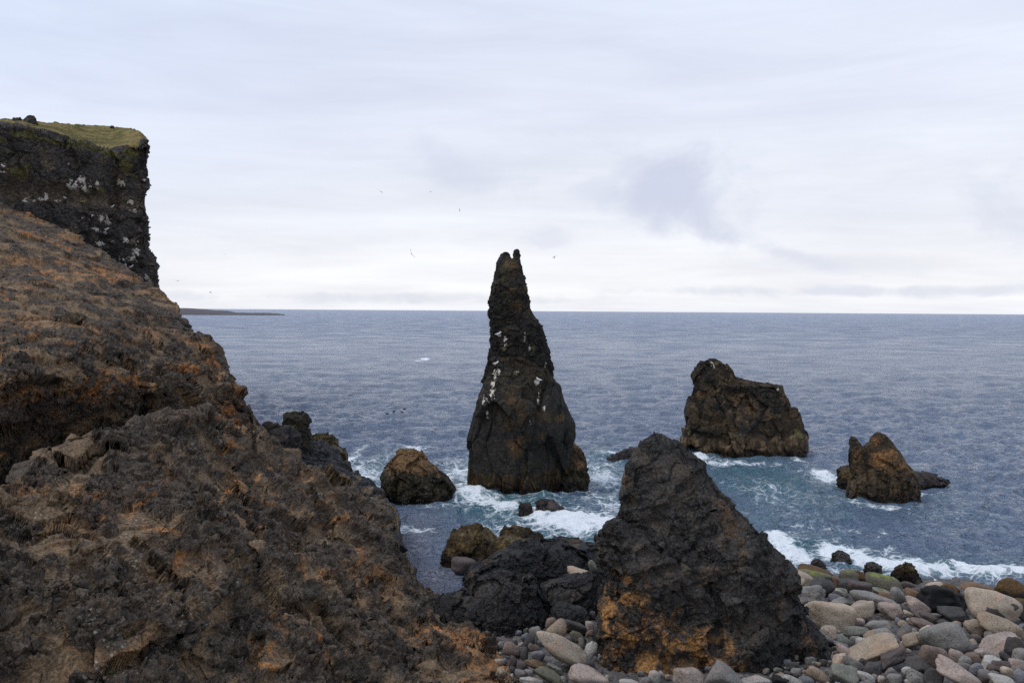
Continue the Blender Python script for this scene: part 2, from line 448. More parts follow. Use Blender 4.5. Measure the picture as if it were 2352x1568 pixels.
def rock(name, parts, spec, material, seed, label, cat='rock', group=None, amp=None, lump=(.35, .35, 3.0, 0.0), paint=None, smooth=True, key=None, orient=1, shrink=.55, mrise=.06, soft=None):
    V, Fq = join(parts) if isinstance(parts, list) else parts
    key = key or label
    # broad shapes first, then the grain on the shaped surface
    for big in (True, False):
        N = vnormals(V, Fq) * orient
        m = roughness_mask(V, lump[0], seed + 900)
        h = relief(V, [q for q in spec if (q[1] >= 1.25) == big], seed + (0 if big else 300), m, el=None if big else edge_length(V, Fq)) + (0 if big else mrise * m)
        h = h - h.mean() - shrink * h.std()
        if amp is not None: h = h * amp(V)
        V = V + N * h[:, None]
    N = vnormals(V, Fq) * orient
    GEO[key] = (V, N)
    r, c, v = lumps(V, lump[0], seed + 500, lump[1], lump[2], lump[3], m)
    P = paint_attr(V, key, **(paint or {}))
    A = {'lump': np.stack([r, c, v, (.45 + .55 * m) * (soft(V) if soft else 1)], 1), 'paint': P}
    me = mesh(name, V, tri_mesh(V, Fq), material, A, smooth)
    return link(name, me, label, cat, group)

def interp(pts, x):
    p = np.array(pts, float); return np.interp(x, p[:, 0], p[:, 1])

def patch(xs, ytop, ybot, depth, nrows, roll=14, roll_len=8.0, roll_drop=1.1):
    """hillside: columns of the traced slope from its foot to its crest, then over the crest and down behind"""
    v = np.linspace(1, 0, nrows)[:, None]
    X = np.repeat(xs[None], nrows, 0); yt, yb = ytop(xs)[None], ybot(xs)[None]
    k = np.exp(-.5 * (np.arange(-160, 161) * (xs[-1] - xs[-2]) / 55) ** 2); k /= k.sum()
    ys = np.convolve(np.pad(yt[0], 160, 'edge'), k, 'valid')[None]
    Y = ys + (yb - ys) * v + (yt - ys) * np.exp(-v * (yb - ys) / 60)
    P = at(X, Y, depth(X, Y))
    E = P[-1]; back = E - np.array([0, 0, CAMH]); back[:, 2] = 0; back /= np.linalg.norm(back, axis=1, keepdims=True)
    rows = [P]
    for a in np.linspace(0, 1, roll + 1)[1:]:
        s = a ** 1.5 * roll_len
        q = E + back * s; q[:, 2] = E[:, 2] - roll_drop * s * (.35 + .65 * a)
        rows.append(q[None])
    P = np.concatenate(rows)
    return P.reshape(-1, 3), grid_faces(P.shape[0], P.shape[1])

# ------------------------------------------------------------------ the land on the left: three rocky slopes
M_slope = rock_mat('slope_breccia', px=.028, clast=(.050, .040, .032), clast2=(.122, .094, .069), matrix=(.112, .072, .041), tan=(.165, .116, .068), rust=(.33, .145, .048), lichen=.55)
M_scree = rock_mat('scree', px=.045, clast=(.050, .041, .034), clast2=(.12, .094, .07), matrix=(.13, .082, .045), tan=(.20, .138, .078), rust=(.36, .15, .048), lichen=.25)
M_cliff = rock_mat('cliff_rock', px=.09, clast=(.032, .030, .031), clast2=(.08, .07, .062), matrix=(.078, .06, .046), tan=(.16, .125, .09), rust=(.16, .09, .045), lichen=.12)

# cliff at the far left with its grass brow
def build_cliff():
    nc, nr = 360, 400
    face = tps([(-400, 300, 62), (-400, 700, 62), (0, 300, 78), (0, 480, 77), (0, 800, 76), (200, 350, 83), (200, 560, 81), (340, 320, 86), (340, 480, 86), (355, 660, 86), (360, 800, 86)])
    crest = [(-400, 268), (0, 272), (60, 276), (130, 283), (250, 291), (300, 295), (322, 302), (337, 318)]
    brow = [(-400, 300), (0, 288), (60, 296), (120, 312), (200, 338), (250, 347), (300, 336), (337, 324)]
    edge = [(300, 337), (330, 339), (360, 340), (400, 340), (450, 339), (478, 343), (490, 340), (520, 336), (560, 334), (580, 339), (600, 351), (630, 357), (660, 357), (760, 360)]
    u = np.linspace(0, 1, nc); v = np.linspace(1, 0, nr)[:, None]
    x0 = -400 + u * 737; x0 = x0[None] + 0 * v
    yt = interp(crest, x0); Y = yt + (760 - yt) * v ** 1.15
    X = x0 + (interp(edge, Y) - 337) * sst(x0, 120, 337)
    d = face(X, Y)
    rec = np.maximum(interp(brow, x0) - Y, 0)
    d = d + rec * .85
    P = at(X, Y, d)
    # right-hand end turns away from us
    cols = [P]; E = P[:, -1]
    for a in np.linspace(0, 1, 41)[1:]:
        q = E.copy(); k = a ** 1.3 * 22; q[:, 1] += k; q[:, 0] += k * (E[:, 0] / E[:, 1] - .25 * a) + .25 * math.sin(min(a * 8, 1) * 3.14)
        cols.append(q[:, None])
    P = np.concatenate(cols, 1)
    rows = [P]
    for a in np.linspace(0, 1, 13)[1:]:
        q = P[-1].copy(); q[:, 1] += a * 22 * (np.arange(P.shape[1]) < nc); q[:, 0] += a * 22 * (np.arange(P.shape[1]) < nc) * (q[:, 0] / q[:, 1] - .30 - .25 * a); q[:, 2] -= (a * 2.5 + a * a * 3) * (np.arange(P.shape[1]) < nc)
        rows.append(q[None])
    P = np.concatenate(rows); V = P.reshape(-1, 3); Fq = grid_faces(P.shape[0], P.shape[1])
    jj, ii = np.divmod(Fq[:, 0], P.shape[1]); Fq = Fq[~((jj >= nr - 1) & (ii >= nc - 1))]
    N = vnormals(V, Fq)
    g = np.zeros((P.shape[0], P.shape[1])); g[:nr, :nc] = rec; g[nr:] = 40; g[:nr, nc:] = np.minimum(rec[:, -1:], 3); g[nr:, nc:] = 0
    grass = sst(g.ravel() + 8 * fbm(V / np.array([2.5, 2.5, 1.2]), 5, 31, .6) + (np.repeat(np.maximum(-(interp(brow, x0) - Y), 0)[:, :1], 1, 1) * 0).mean(), 0, 7)
    h = relief(V, [('n', 9, 1.0), ('t', 2.6, .14), ('f', 5.0, .8), ('f', 2.0, .45, (1.1, 1.1, 1.2)), ('f', .8, .26, (1.2, 1.2, .9)), ('b', .45, .12), ('f', .3, .12)], 300)
    h = (h - h.mean()) * (1 - .85 * sst(np.pad(rec, ((0, P.shape[0] - nr), (0, P.shape[1] - nc)), 'edge').ravel(), 0, 8))
    # soft ash band, undercut, and the vertical cleft
    band = np.exp(-((V[:, 2] - at(200, 455 + 0, 82)[2]) / .9) ** 2)
    h = h * (1 - .6 * band) - .9 * band
    cx = at(172, 460, 82)[0] + (0.4) * perlin(V / 3, 5); cleft = np.exp(-((V[:, 0] - at(255, 460, 83)[0] + .5 * perlin(V / 2.5, 5)) / .5) ** 2)
    h -= 1.0 * cleft
    hg = .5 * fbm(V / 2.2, 4, 9) + .25 * np.abs(fbm(V / .7, 3, 11))
    V = V + N * (h * (1 - grass) + hg * grass)[:, None]
    N = vnormals(V, Fq); GEO['cliff'] = (V, N)
    r, c, vn = lumps(V, .8, 71, .2, 5, .25)
    gu = [(172, 425, 14, 7, 1), (185, 418, 18, 10, 1), (195, 428, 14, 9, .9), (160, 424, 8, 5, .8), (62, 458, 4, 8, 1), (72, 460, 4, 5, .9), (83, 458, 7, 5, .9), (101, 457, 7, 7, 1), (112, 450, 3, 7, .9), (135, 456, 6, 4, .8),
          (150, 457, 9, 5, .9), (212, 428, 3, 6, .9), (222, 434, 3, 6, .8), (228, 418, 4, 6, .8), (278, 425, 9, 7, 1), (160, 378, 5, 3, .9), (303, 396, 3, 3, .8), (242, 498, 6, 10, 1), (254, 500, 7, 8, .9), (250, 515, 8, 7, 1), (245, 530, 4, 5, .9), (195, 500, 6, 6, .9), (226, 528, 6, 4, .9),
          (262, 475, 4, 7, 1), (305, 468, 7, 5, .9), (312, 480, 5, 5, .8), (234, 560, 10, 6, .9), (245, 575, 8, 8, .9), (265, 553, 9, 4, .7), (290, 556, 10, 8, 1), (305, 560, 12, 6, .9), (315, 580, 9, 10, .9), (308, 592, 8, 8, .9), (270, 595, 5, 8, .9), (296, 610, 8, 7, .9), (345, 640, 4, 12, .9), (300, 480, 5, 4, .8), (8, 398, 6, 4, .9), (6, 372, 3, 3, .9), (335, 415, 5, 4, 1)]
    rs = [(20, 390, 25, 30, .6), (160, 420, 30, 12, .5)]
    ms = [(150, 322, 60, 12, .7), (262, 350, 40, 18, .75), (305, 348, 26, 24, .7), (215, 340, 40, 10, .65), (60, 308, 50, 10, .6), (20, 345, 18, 14, .5), (52, 395, 16, 20, .75), (235, 438, 9, 9, .9), (290, 380, 22, 18, .75), (310, 405, 12, 8, .6), (10, 325, 10, 15, .6)]
    A = {'lump': np.stack([r, c, vn + 0, np.ones(len(V))], 1), 'paint': paint_attr(V, 'cliff', rs, gu, None, (), ms)}
    A['lump'][:, 1] *= 1 - .95 * np.clip(band * 1.2, 0, 1)
    gf = grass[Fq].mean(1) > .5
    me = mesh('cliff', V, tri_mesh(V, Fq[~gf]), M_cliff, A)
    link('cliff', me, 'sheer dark sea cliff streaked with bird droppings under a grassy brow', 'cliff', kind='structure')
    m, t = mat('turf')
    co = t.n('ShaderNodeTexCoord').outputs['Object']
    a = t.noise(t.vmath('MULTIPLY', co, (1, .35, 1)), .55, 5, .6); b = t.noise(co, 3.2, 5, .7)
    col = t.mix(t.step(a, .38, .62), (.105, .095, .03), (.26, .19, .08))
    col = t.mix(t.step(t.noise(co, .9, 3), .58, .7), col, (.07, .115, .022))
    col = t.mix(t.math('MULTIPLY', t.step(b, .5, .72), .7), col, (.05, .045, .02))
    finish(t, col, .95, t.bump(b, .8, .35), .1)
    link('grass', mesh('grass', V, tri_mesh(V, Fq[gf]), m), 'short dry yellow green turf on top of the sea cliff', 'grass', kind='stuff')
build_cliff()

# scree slope in the middle distance
def build_mid_slope():
    xs = np.r_[np.linspace(-900, -150, 160, endpoint=False), np.linspace(-150, 606, 540)]
    top = [(-900, 330), (-420, 380), (0, 462), (70, 480), (130, 510), (180, 545), (230, 572), (290, 610), (330, 640), (362, 660), (400, 690), (430, 722), (455, 762), (490, 800), (512, 832), (540, 870), (560, 900), (578, 925), (582, 945), (578, 968), (590, 990), (606, 1040)]
    bot = [(-900, 1240), (-420, 1230), (0, 1200), (200, 1120), (420, 1040), (606, 1075)]
    dep = tps([(-900, 330, 50), (-900, 800, 33), (-900, 1100, 34), (-420, 380, 58), (-420, 800, 36), (-420, 1200, 34), (0, 462, 72), (0, 700, 46), (0, 915, 34), (0, 990, 40), (0, 1100, 45), (0, 1200, 46), (-420, 1000, 44), (160, 700, 50), (230, 572, 72), (170, 905, 36.5), (150, 965, 43), (180, 1030, 48), (200, 1120, 50), (330, 640, 70),
               (330, 800, 50), (370, 890, 40.5), (340, 935, 46), (400, 985, 48), (400, 690, 66), (455, 762, 61), (450, 900, 48), (450, 1000, 48), (512, 832, 57), (580, 930, 54), (560, 1000, 53), (606, 1060, 54)])
    P = patch(xs, lambda x: interp(top, x), lambda x: interp(bot, x), dep, 560, 16, 16, 1.0)
    spec = [('n', 11, 1.4), ('n', 4.5, .8), ('t', 2.6, .42), ('f', 3.2, .55, (1.3, 1.3, .7)), ('b', 1.6, .34, (1.3, 1.2, .7)), ('f', 1.2, .24, (1.3, 1.3, .9)), ('f', .44, .20), ('b', .28, .13), ('f', .2, .07)]
    def amp(V):
        x, y, z = proj(V)
        lo = sst(V[:, 2], 17, 8)
        return .65 + .55 * lo
    rust = [(70, 480, 60, 18, .5), (250, 620, 70, 25, .7), (380, 660, 40, 20, .4), (330, 760, 60, 12, .5), (430, 840, 70, 14, .6), (370, 880, 40, 20, .5), (470, 950, 45, 20, .6), (545, 940, 20, 60, .9), (520, 985, 40, 30, .8), (120, 540, 50, 14, .5),
            (60, 600, 50, 20, .4), (60, 740, 40, 12, .5), (20, 670, 40, 8, .7), (240, 750, 60, 14, .5), (60, 920, 60, 30, .5), (120, 960, 30, 20, .5)]
    rock('mid_slope', P, spec, M_scree, 400, 'brown and rusty scree slope falling from the cliff to the sea', 'slope', amp=amp, lump=(.25, .50, 3.6, 1.0), paint=dict(rust=rust), key='mid', shrink=0, mrise=.18)['kind'] = 'structure'
build_mid_slope()

# nearest slope, lower left
A_TOP = [(-900, 1180), (-420, 1150), (-100, 1130), (0, 1122), (40, 1112), (78, 1078), (108, 1056), (150, 1044), (188, 1034), (218, 1010), (270, 985), (330, 970), (385, 958), (430, 952), (480, 962), (540, 985), (592, 996), (640, 1024), (675, 1050), (705, 1070), (760, 1096), (792, 1106), (845, 1142), (868, 1162), (880, 1176),
         (887, 1204), (906, 1234), (930, 1275), (944, 1302), (955, 1340), (968, 1362), (1000, 1378), (1035, 1393), (1070, 1418), (1108, 1442), (1130, 1470), (1150, 1500), (1175, 1540), (1192, 1568), (1230, 1640), (1290, 1760)]
def build_near_slope():
    xs = np.r_[np.linspace(-900, -200, 180, endpoint=False), np.linspace(-200, 1290, 960)]
    dep = tps([(-900, 1150, 14.5), (-900, 1760, 10.5), (-420, 1150, 17), (-420, 1500, 13), (-420, 1760, 12), (0, 1122, 21), (100, 1040, 26), (190, 1045, 26), (0, 1300, 17.5), (0, 1568, 15), (0, 1760, 13.5), (300, 975, 31), (430, 952, 33), (300, 1150, 23), (300, 1350, 19), (300, 1568, 16), (300, 1760, 14.5), (640, 1012, 39), (640, 1200, 28.5), (600, 1400, 22), (600, 1568, 18.5), (600, 1760, 16),
               (760, 1085, 39.5), (885, 1178, 39.5), (870, 1300, 32), (944, 1302, 37), (955, 1340, 36.5), (860, 1450, 25), (850, 1568, 21.5), (850, 1760, 18), (1035, 1393, 33.5), (1108, 1442, 31), (1192, 1568, 26), (1000, 1568, 23.5), (1290, 1760, 21), (1050, 1760, 19.5)])
    P = patch(xs, lambda x: interp(A_TOP, x), lambda x: 1760 + 0 * x, dep, 640, 18, 7, 1.3)
    spec = [('n', 6, .9), ('r', 3.6, .6, (1.6, 1.2, .6)), ('t', 1.9, .24), ('f', 2.4, .5, (1.35, 1.2, .75)), ('b', 1.3, .34, (1.3, 1.1, .8)), ('f', .95, .20, (1.3, 1.2, .85)), ('b', .42, .13), ('f', .34, .15), ('b', .18, .08), ('f', .13, .045)]
    rust = [(a, b, c, d, e * .75) for a, b, c, d, e in [(720, 1080, 60, 10, .9), (640, 1060, 30, 12, .8), (800, 1180, 70, 10, .8), (830, 1260, 20, 40, .9), (850, 1310, 60, 35, .9), (900, 1330, 40, 60, .7), (760, 1160, 50, 10, .7), (690, 1150, 50, 10, .6), (560, 1100, 40, 10, .6), (260, 1130, 60, 30, .6), (470, 1160, 50, 20, .7), (190, 1200, 50, 16, .5),
            (520, 1270, 40, 20, .4), (380, 1320, 70, 12, .5), (620, 1420, 30, 12, .5), (800, 1500, 40, 14, .6), (1060, 1440, 70, 40, .9), (1130, 1520, 50, 50, .9), (1010, 1400, 40, 16, .9), (960, 1450, 40, 30, .7), (700, 1520, 60, 10, .5), (330, 1490, 50, 18, .5), (160, 1240, 40, 15, .5), (900, 1480, 60, 12, .5)]]
    o = rock('near_slope', P, spec, M_slope, 500, 'dark lumpy lava slope with rusty veins filling the lower left', 'slope', lump=(.22, .38, 2.4, 1.0), paint=dict(rust=rust), key='near', shrink=0, mrise=.16)
    o['kind'] = 'structure'
build_near_slope()

# ------------------------------------------------------------------ rocks
M_black = rock_mat('black_lava', px=.03, clast=(.022, .021, .02), clast2=(.054, .05, .046), matrix=(.033, .029, .026), tan=(.066, .052, .038), rust=(.31, .155, .052), lichen=.2, rough=.8)
M_wet = rock_mat('wet_lava', px=.035, clast=(.012, .012, .014), clast2=(.022, .022, .024), matrix=(.014, .013, .014), tan=(.022, .02, .018), weed=(.15, .09, .025), rust=(.12, .06, .02), lichen=.03, rough=.62, spec=.35)
M_dull = rock_mat('dark_boulder', px=.035, clast=(.026, .024, .025), clast2=(.043, .040, .04), matrix=(.032, .029, .028), tan=(.05, .043, .037), rust=(.3, .14, .05), lichen=.06, rough=.75)
M_stack = rock_mat('sea_stack_rock', px=.06, clast=(0.01274, 0.01178, 0.01084), clast2=(0.03033, 0.02709, 0.02222), matrix=(0.02063, 0.01649, 0.01192), tan=(0.04853, 0.03534, 0.01897), rust=(0.1335, 0.07068, 0.02438), lichen=.12, rough=.8, weed=(.07, .042, .015))
M_brown = rock_mat('brown_rock', px=.055, clast=(0.02682, 0.02083, 0.01506), clast2=(0.05747, 0.04315, 0.02738), matrix=(0.07663, 0.0491, 0.02464), tan=(0.1149, 0.0744, 0.03765), rust=(0.2472, 0.12, 0.04416), lichen=.12, weed=(.10, .065, .03))
M_rusty = rock_mat('rusty_boulder', px=.05, clast=(0.04185, 0.0293, 0.01841), clast2=(0.09207, 0.05692, 0.03013), matrix=(0.1255, 0.07114, 0.03181), tan=(0.159, 0.09626, 0.04185), rust=(0.1841, 0.08789, 0.0293), lichen=.1, weed=(.075, .06, .03))
M_weed = rock_mat('weed_rock', px=.04, clast=(.025, .018, .012), clast2=(.05, .035, .018), matrix=(.06, .04, .018), tan=(.11, .075, .028), rust=(.16, .09, .025), lichen=.12, weed=(.16, .105, .03), rough=.7, bump=1.2)
M_purple = rock_mat('washed_rock', px=.04, clast=(.020, .014, .014), clast2=(.045, .030, .026), matrix=(.035, .022, .02), tan=(.06, .042, .032), rust=(.09, .05, .03), lichen=.05, rough=.5, spec=.4)

# the tall stack
def build_stack():
    main = [(594, 1148, 1176), (600, 1142, 1194), (608, 1140, 1197), (640, 1133, 1205), (675, 1124, 1212), (688, 1121, 1216), (720, 1124, 1226), (740, 1128, 1238), (770, 1128, 1246), (800, 1128, 1258), (825, 1124, 1263), (850, 1118, 1268), (880, 1103, 1276), (920, 1085, 1283), (945, 1081, 1286), (1000, 1079, 1290), (1060, 1076, 1284), (1090, 1072, 1278), (1135, 1068, 1276), (1170, 1068, 1275)]
    horn1 = [(580, 1158, 1166), (584, 1150, 1170), (598, 1142, 1175), (625, 1142, 1176)]
    horn2 = [(573, 1183, 1190), (578, 1180, 1192), (592, 1178, 1195), (610, 1174, 1198), (625, 1170, 1198)]
    butt = [(900, 1262, 1282), (925, 1255, 1292), (950, 1250, 1304), (972, 1250, 1314), (1000, 1250, 1315), (1012, 1250, 1310), (1040, 1250, 1308), (1080, 1250, 1306), (1120, 1250, 1296), (1150, 1250, 1296)]
    front = [(868, 1170, 1225), (890, 1150, 1258), (950, 1118, 1268), (1050, 1100, 1272), (1130, 1095, 1274), (1170, 1095, 1274)]
    V1 = lobe(main, 60.4, .8, 560, 560, -1.2, 2.5)
    D0 = 60.4 / (1 - .8 * 104 / FPX)
    parts = [V1, lobe(horn1, 0, 1.0, 60, 50, at(1158, 625, D0)[2], D=D0), lobe(horn2, 0, 1.0, 60, 60, at(1186, 625, D0)[2], D=D0),
             lobe(butt, 0, 1.5, 260, 260, -1.2, 2.6, D=D0 + .6)]
    def amp(V):
        s = sst(V[:, 2] + 2.4 * fbm(V / 2.6, 3, 3), 6.6, 9.6)
        tip = 1 - .6 * sst(V[:, 2], 14.5, 18)
        return (.13 + .87 * s) * tip
    V, Fq = join(parts)
    # the smooth lower body breaks into broad upright planes with flutes
    N = vnormals(V, Fq); low = 1 - sst(V[:, 2] + .8 * perlin(V / 2.2, 3), 7.5, 9.2)
    hb = .8 * facet(V, 3.2, 61, (1, 1, 1.9), .25, .10)[0] + .34 * facet(V, 1.5, 62, (1, 1, 2.6), .25, .16)[0] + .05 * facet(V, .6, 64, (1, 1, 2.0))[0] + .12 * fbm(V / np.array([.6, .6, 3.0]), 3, 63)
    hb = hb - (hb * low).sum() / low.sum() - .05
    V = V + N * (hb * low)[:, None]
    spec = [('n', 3.2, .16), ('t', 1.1, .10), ('f', 1.5, .10, (1, 1, .9)), ('f', .7, .15), ('b', .4, .10), ('f', .3, .10), ('b', .2, .05)]
    gu = [(1143, 770, 4, 6, .9), (1155, 778, 8, 10, .75), (1158, 792, 6, 12, .7), (1140, 850, 8, 8, .95), (1132, 862, 6, 14, 1), (1128, 875, 6, 10, .9), (1125, 900, 6, 14, .85), (1118, 920, 7, 18, .65), (1112, 945, 8, 16, .5), (1240, 880, 6, 8, .95), (1243, 900, 5, 12, .8), (1240, 918, 4, 8, .9), (1244, 932, 5, 9, .9), (1212, 775, 4, 10, .8), (1215, 795, 5, 8, .6), (1232, 965, 10, 14, .5), (1258, 840, 4, 8, .6), (1182, 860, 6, 6, .5)]
    mo = [(1185, 860, 10, 5, .8), (1170, 680, 22, 30, .35), (1228, 800, 12, 40, .45), (1150, 795, 16, 14, .5), (1243, 910, 6, 12, .5), (1160, 620, 14, 30, .45)]
    ru = [(1183, 700, 20, 14, .75), (1192, 665, 20, 10, .7), (1175, 612, 14, 14, .55), (1185, 985, 24, 40, .5), (1180, 1030, 24, 36, .7), (1176, 910, 10, 12, .6), (1297, 960, 16, 14, .6)]
    rock('sea_stack', (V, Fq), spec, M_stack, 600, 'tall dark pointed sea stack with forked tip rising from the surf', 'sea stack', amp=amp, lump=(.5, .08, 3, .25), shrink=.15, paint=dict(guano=[(a, b, c, d, e * .82) for a, b, c, d, e in gu], moss=mo, rust=ru, weed_z=1.6, weed_amp=.6), key='stack', soft=lambda V: .22 + .78 * sst(V[:, 2] + perlin(V / 2.2, 3), 7.3, 9.4))
build_stack()

rock('sea_rock', [lobe([(1010, 1288, 1318), (1030, 1280, 1334), (1060, 1275, 1348), (1085, 1272, 1356), (1112, 1270, 1352), (1140, 1270, 1350)], 62.5, .9, 260, 180, -1, 2.3)],
     [('n', 2, .3), ('f', .9, .25), ('b', .3, .12)], M_rusty, 650, 'brown weed covered rock leaning on the foot of the tall stack', lump=(.4, .3, 3, .2), paint=dict(weed_z=1.6))

# block island to the right
def build_block():
    a = [(824, 1622, 1642), (832, 1606, 1660), (845, 1595, 1676), (862, 1590, 1686), (900, 1591, 1700), (930, 1583, 1705), (960, 1576, 1710), (985, 1569, 1715), (1020, 1568, 1715), (1052, 1592, 1720), (1085, 1596, 1720)]
    b = [(866, 1660, 1690), (878, 1655, 1760), (883, 1655, 1795), (900, 1655, 1802), (930, 1655, 1808), (980, 1640, 1815), (1020, 1630, 1818), (1052, 1625, 1822), (1085, 1625, 1822)]
    c = [(926, 1790, 1820), (934, 1780, 1836), (960, 1775, 1839), (985, 1770, 1846), (1003, 1765, 1853), (1030, 1760, 1853), (1048, 1760, 1842), (1085, 1760, 1840)]
    D = 80.5
    parts = [lobe(a, 0, .72, 300, 250, -1.2, 2.8, D=D), lobe(b, 0, .55, 340, 230, -1.2, 3.0, D=D - .2), lobe(c, 0, .8, 220, 160, -1.2, 2.6, D=D - .6)]
    def amp(V): return .25 + .75 * sst(V[:, 2] + perlin(V / 2, 3), 4.0, 6.5)
    V, Fq = join(parts); N = vnormals(V, Fq); low = 1 - sst(V[:, 2], 4.5, 7)
    V = V + N * (low * (.9 * facet(V, 3.4, 71, (1, 1, 1.3), .25, .15)[0] + .4 * facet(V, 1.4, 72, (1, 1, 1.3), .25, .2)[0]))[:, None]
    rock('rock_island', (V, Fq), [('n', 4, .35), ('f', 1.9, .24, (1, 1, .9)), ('f', .85, .18), ('b', .5, .09), ('f', .35, .10)], rock_mat('island_rock', px=.075, clast=(0.01628, 0.01482, 0.01273), clast2=(0.03867, 0.03162, 0.02363), matrix=(0.03256, 0.02371, 0.01454), tan=(0.0865, 0.05632, 0.02909), rust=(0.1628, 0.0988, 0.04545), lichen=.15, weed=(.19, .125, .065)), 700,
         'bulky dark block of rock in the sea with a raised left shoulder', 'sea rock', amp=amp, lump=(.6, .35, 3, .2), key='block', soft=lambda V: .4 + .6 * sst(V[:, 2], 4, 6.5),
         paint=dict(rust=[(1690, 920, 30, 36, .8), (1740, 935, 40, 30, .7), (1660, 870, 20, 16, .5), (1780, 900, 30, 20, .5)], moss=[(1838, 990, 12, 12, .9), (1640, 830, 16, 5, .5), (1720, 884, 40, 4, .6), (1580, 995, 8, 12, .7), (1846, 1005, 8, 10, .7)], guano=[(1633, 832, 6, 9, .9), (1790, 890, 4, 6, .55), (1640, 835, 4, 8, .7)], weed_z=1.7))
build_block()

# twin-peaked rock at the right
def build_fin():
    fin = [(1003, 1954, 1961), (1014, 1952, 1970), (1025, 1954, 1980), (1036, 1955, 1992), (1060, 1958, 2010), (1090, 1960, 2030), (1105, 1950, 2040), (1130, 1946, 2050), (1160, 1946, 2050), (1185, 1946, 2050)]
    top = [(992, 2014, 2020), (998, 2007, 2032), (1006, 2001, 2042), (1016, 1998, 2050), (1026, 1987, 2056), (1040, 1984, 2068), (1070, 1984, 2083), (1085, 1984, 2094), (1100, 1984, 2106), (1130, 1980, 2108), (1150, 1978, 2106), (1185, 1978, 2104)]
    D = 60.7
    rock('sea_rock', [lobe(fin, 0, .75, 260, 240, -1.2, 2.4, D=D - .3), lobe(top, 0, .75, 280, 250, -1.2, 2.5, D=D)], [('n', 3, .25), ('f', 1.6, .3, (1, 1, 1.3)), ('f', .7, .18), ('b', .35, .10), ('f', .25, .05)],
         M_brown, 750, 'brown twin peaked sea rock with a thin pointed fin at its left', 'sea rock', lump=(.5, .45, 3, .3), key='fin', shrink=0, amp=lambda V: .8 - .5 * sst(V[:, 2], 2.2, 4.2),
         paint=dict(rust=[(2015, 1045, 26, 44, .9), (2045, 1030, 20, 24, .7), (1968, 1050, 14, 34, .7), (2060, 1085, 20, 20, .5)], moss=[(2090, 1060, 12, 14, .7), (2075, 1078, 10, 6, .6), (1998, 1078, 14, 10, .6)], weed_z=2.0))
build_fin()
M_low = M_purple
rock('sea_rock', [lobe([(1067, 1942, 1962), (1080, 1926, 1985), (1095, 1924, 1990), (1110, 1926, 1990)], 65, .8, 160, 80, -1)], [('f', .9, .2), ('b', .35, .12)], M_weed, 760, 'low brown rock awash just left of the twin peaked rock')
rock('sea_rock', [lobe([(1083, 2070, 2118), (1090, 2070, 2142), (1098, 2070, 2160), (1106, 2070, 2178), (1116, 2070, 2160), (1126, 2070, 2130), (1140, 2070, 2120)], 64.5, .7, 180, 90, -1)], [('f', .9, .2), ('b', .35, .13)], M_purple, 765, 'low reddish rock tapering into the sea right of the twin peaked rock')
rock('sea_rock', [lobe([(1028, 1446, 1466), (1036, 1430, 1475), (1045, 1410, 1480), (1053, 1396, 1485), (1060, 1384, 1485), (1070, 1384, 1485)], 75.5, .8, 160, 80, -1)], [('f', 1., .22), ('b', .35, .12)], M_purple, 770, 'low black rock lapped by waves behind the left of the pinnacle')
# rusty boulder left of the stack
rock('boulder', [lobe([(1031, 928, 955), (1037, 912, 968), (1050, 896, 985), (1070, 882, 1003), (1085, 876, 1012), (1100, 873, 1030), (1120, 872, 1044), (1135, 874, 1046), (1160, 880, 1040), (1190, 884, 1035)], 57.2, .85, 420, 260, -1, 2.3)],
     [('n', 3, .4), ('f', 1.7, .4, (1, 1, .9)), ('f', .7, .12), ('b', .25, .07)], M_rusty, 780, 'big rusty brown boulder with weed at its foot left of the tall stack', 'boulder', lump=(.5, .6, 3, .2), paint=dict(weed_z=2.1, weed_amp=.6, moss=[(874, 1100, 5, 12, .7)]))
# rock awash in the surf below the stack
rock('sea_rock', [lobe([(1146, 1240, 1262), (1152, 1230, 1280), (1160, 1227, 1290), (1170, 1225, 1298), (1185, 1225, 1300)], 54.2, .7, 180, 70, -.8), lobe([(1154, 1205, 1215), (1160, 1196, 1222), (1170, 1191, 1226), (1185, 1190, 1228)], 54.2, .9, 90, 60, -.8)],
     [('f', .8, .22), ('b', .3, .12)], M_purple, 790, 'small dark wet rock with surf breaking over it below the tall stack')

# weedy ledge and stubs behind the near slope
def build_ledge():
    xs = np.linspace(560, 917, 330)
    top = [(560, 1030), (600, 1010), (640, 1004), (690, 1012), (715, 1012), (745, 1012), (766, 1022), (775, 1042), (790, 1062), (803, 1076), (830, 1092), (858, 1112), (872, 1126), (889, 1146), (902, 1166), (910, 1186), (913, 1208), (917, 1250)]
    dep = tps([(560, 1030, 57), (640, 1004, 60), (740, 1012, 64), (775, 1045, 61), (815, 1085, 56), (865, 1128, 51), (905, 1190, 45), (915, 1240, 43), (700, 1200, 46), (640, 1100, 50), (560, 1100, 50), (860, 1250, 41), (780, 1150, 48)])
    P = patch(xs, lambda x: interp(top, x), lambda x: interp(top, x) + 95, dep, 170, 14, 6, 1.0)
    def weed(V): return None
    wz = [(905, 1195, 18, 34, 1), (890, 1165, 30, 26, 1), (870, 1140, 26, 22, 1), (845, 1122, 18, 12, .8), (820, 1092, 14, 10, .6)]
    rock('rock_ledge', P, [('n', 3, .4), ('f', 1.6, .4), ('f', .7, .26), ('b', .3, .14)], M_wet, 800, 'wet black rock ledge with golden weed running behind the near slope to the sea', 'rock ledge', lump=(.4, .3, 3, 0), paint=dict(weed=wz), key='ledge', shrink=-.4)
build_ledge()
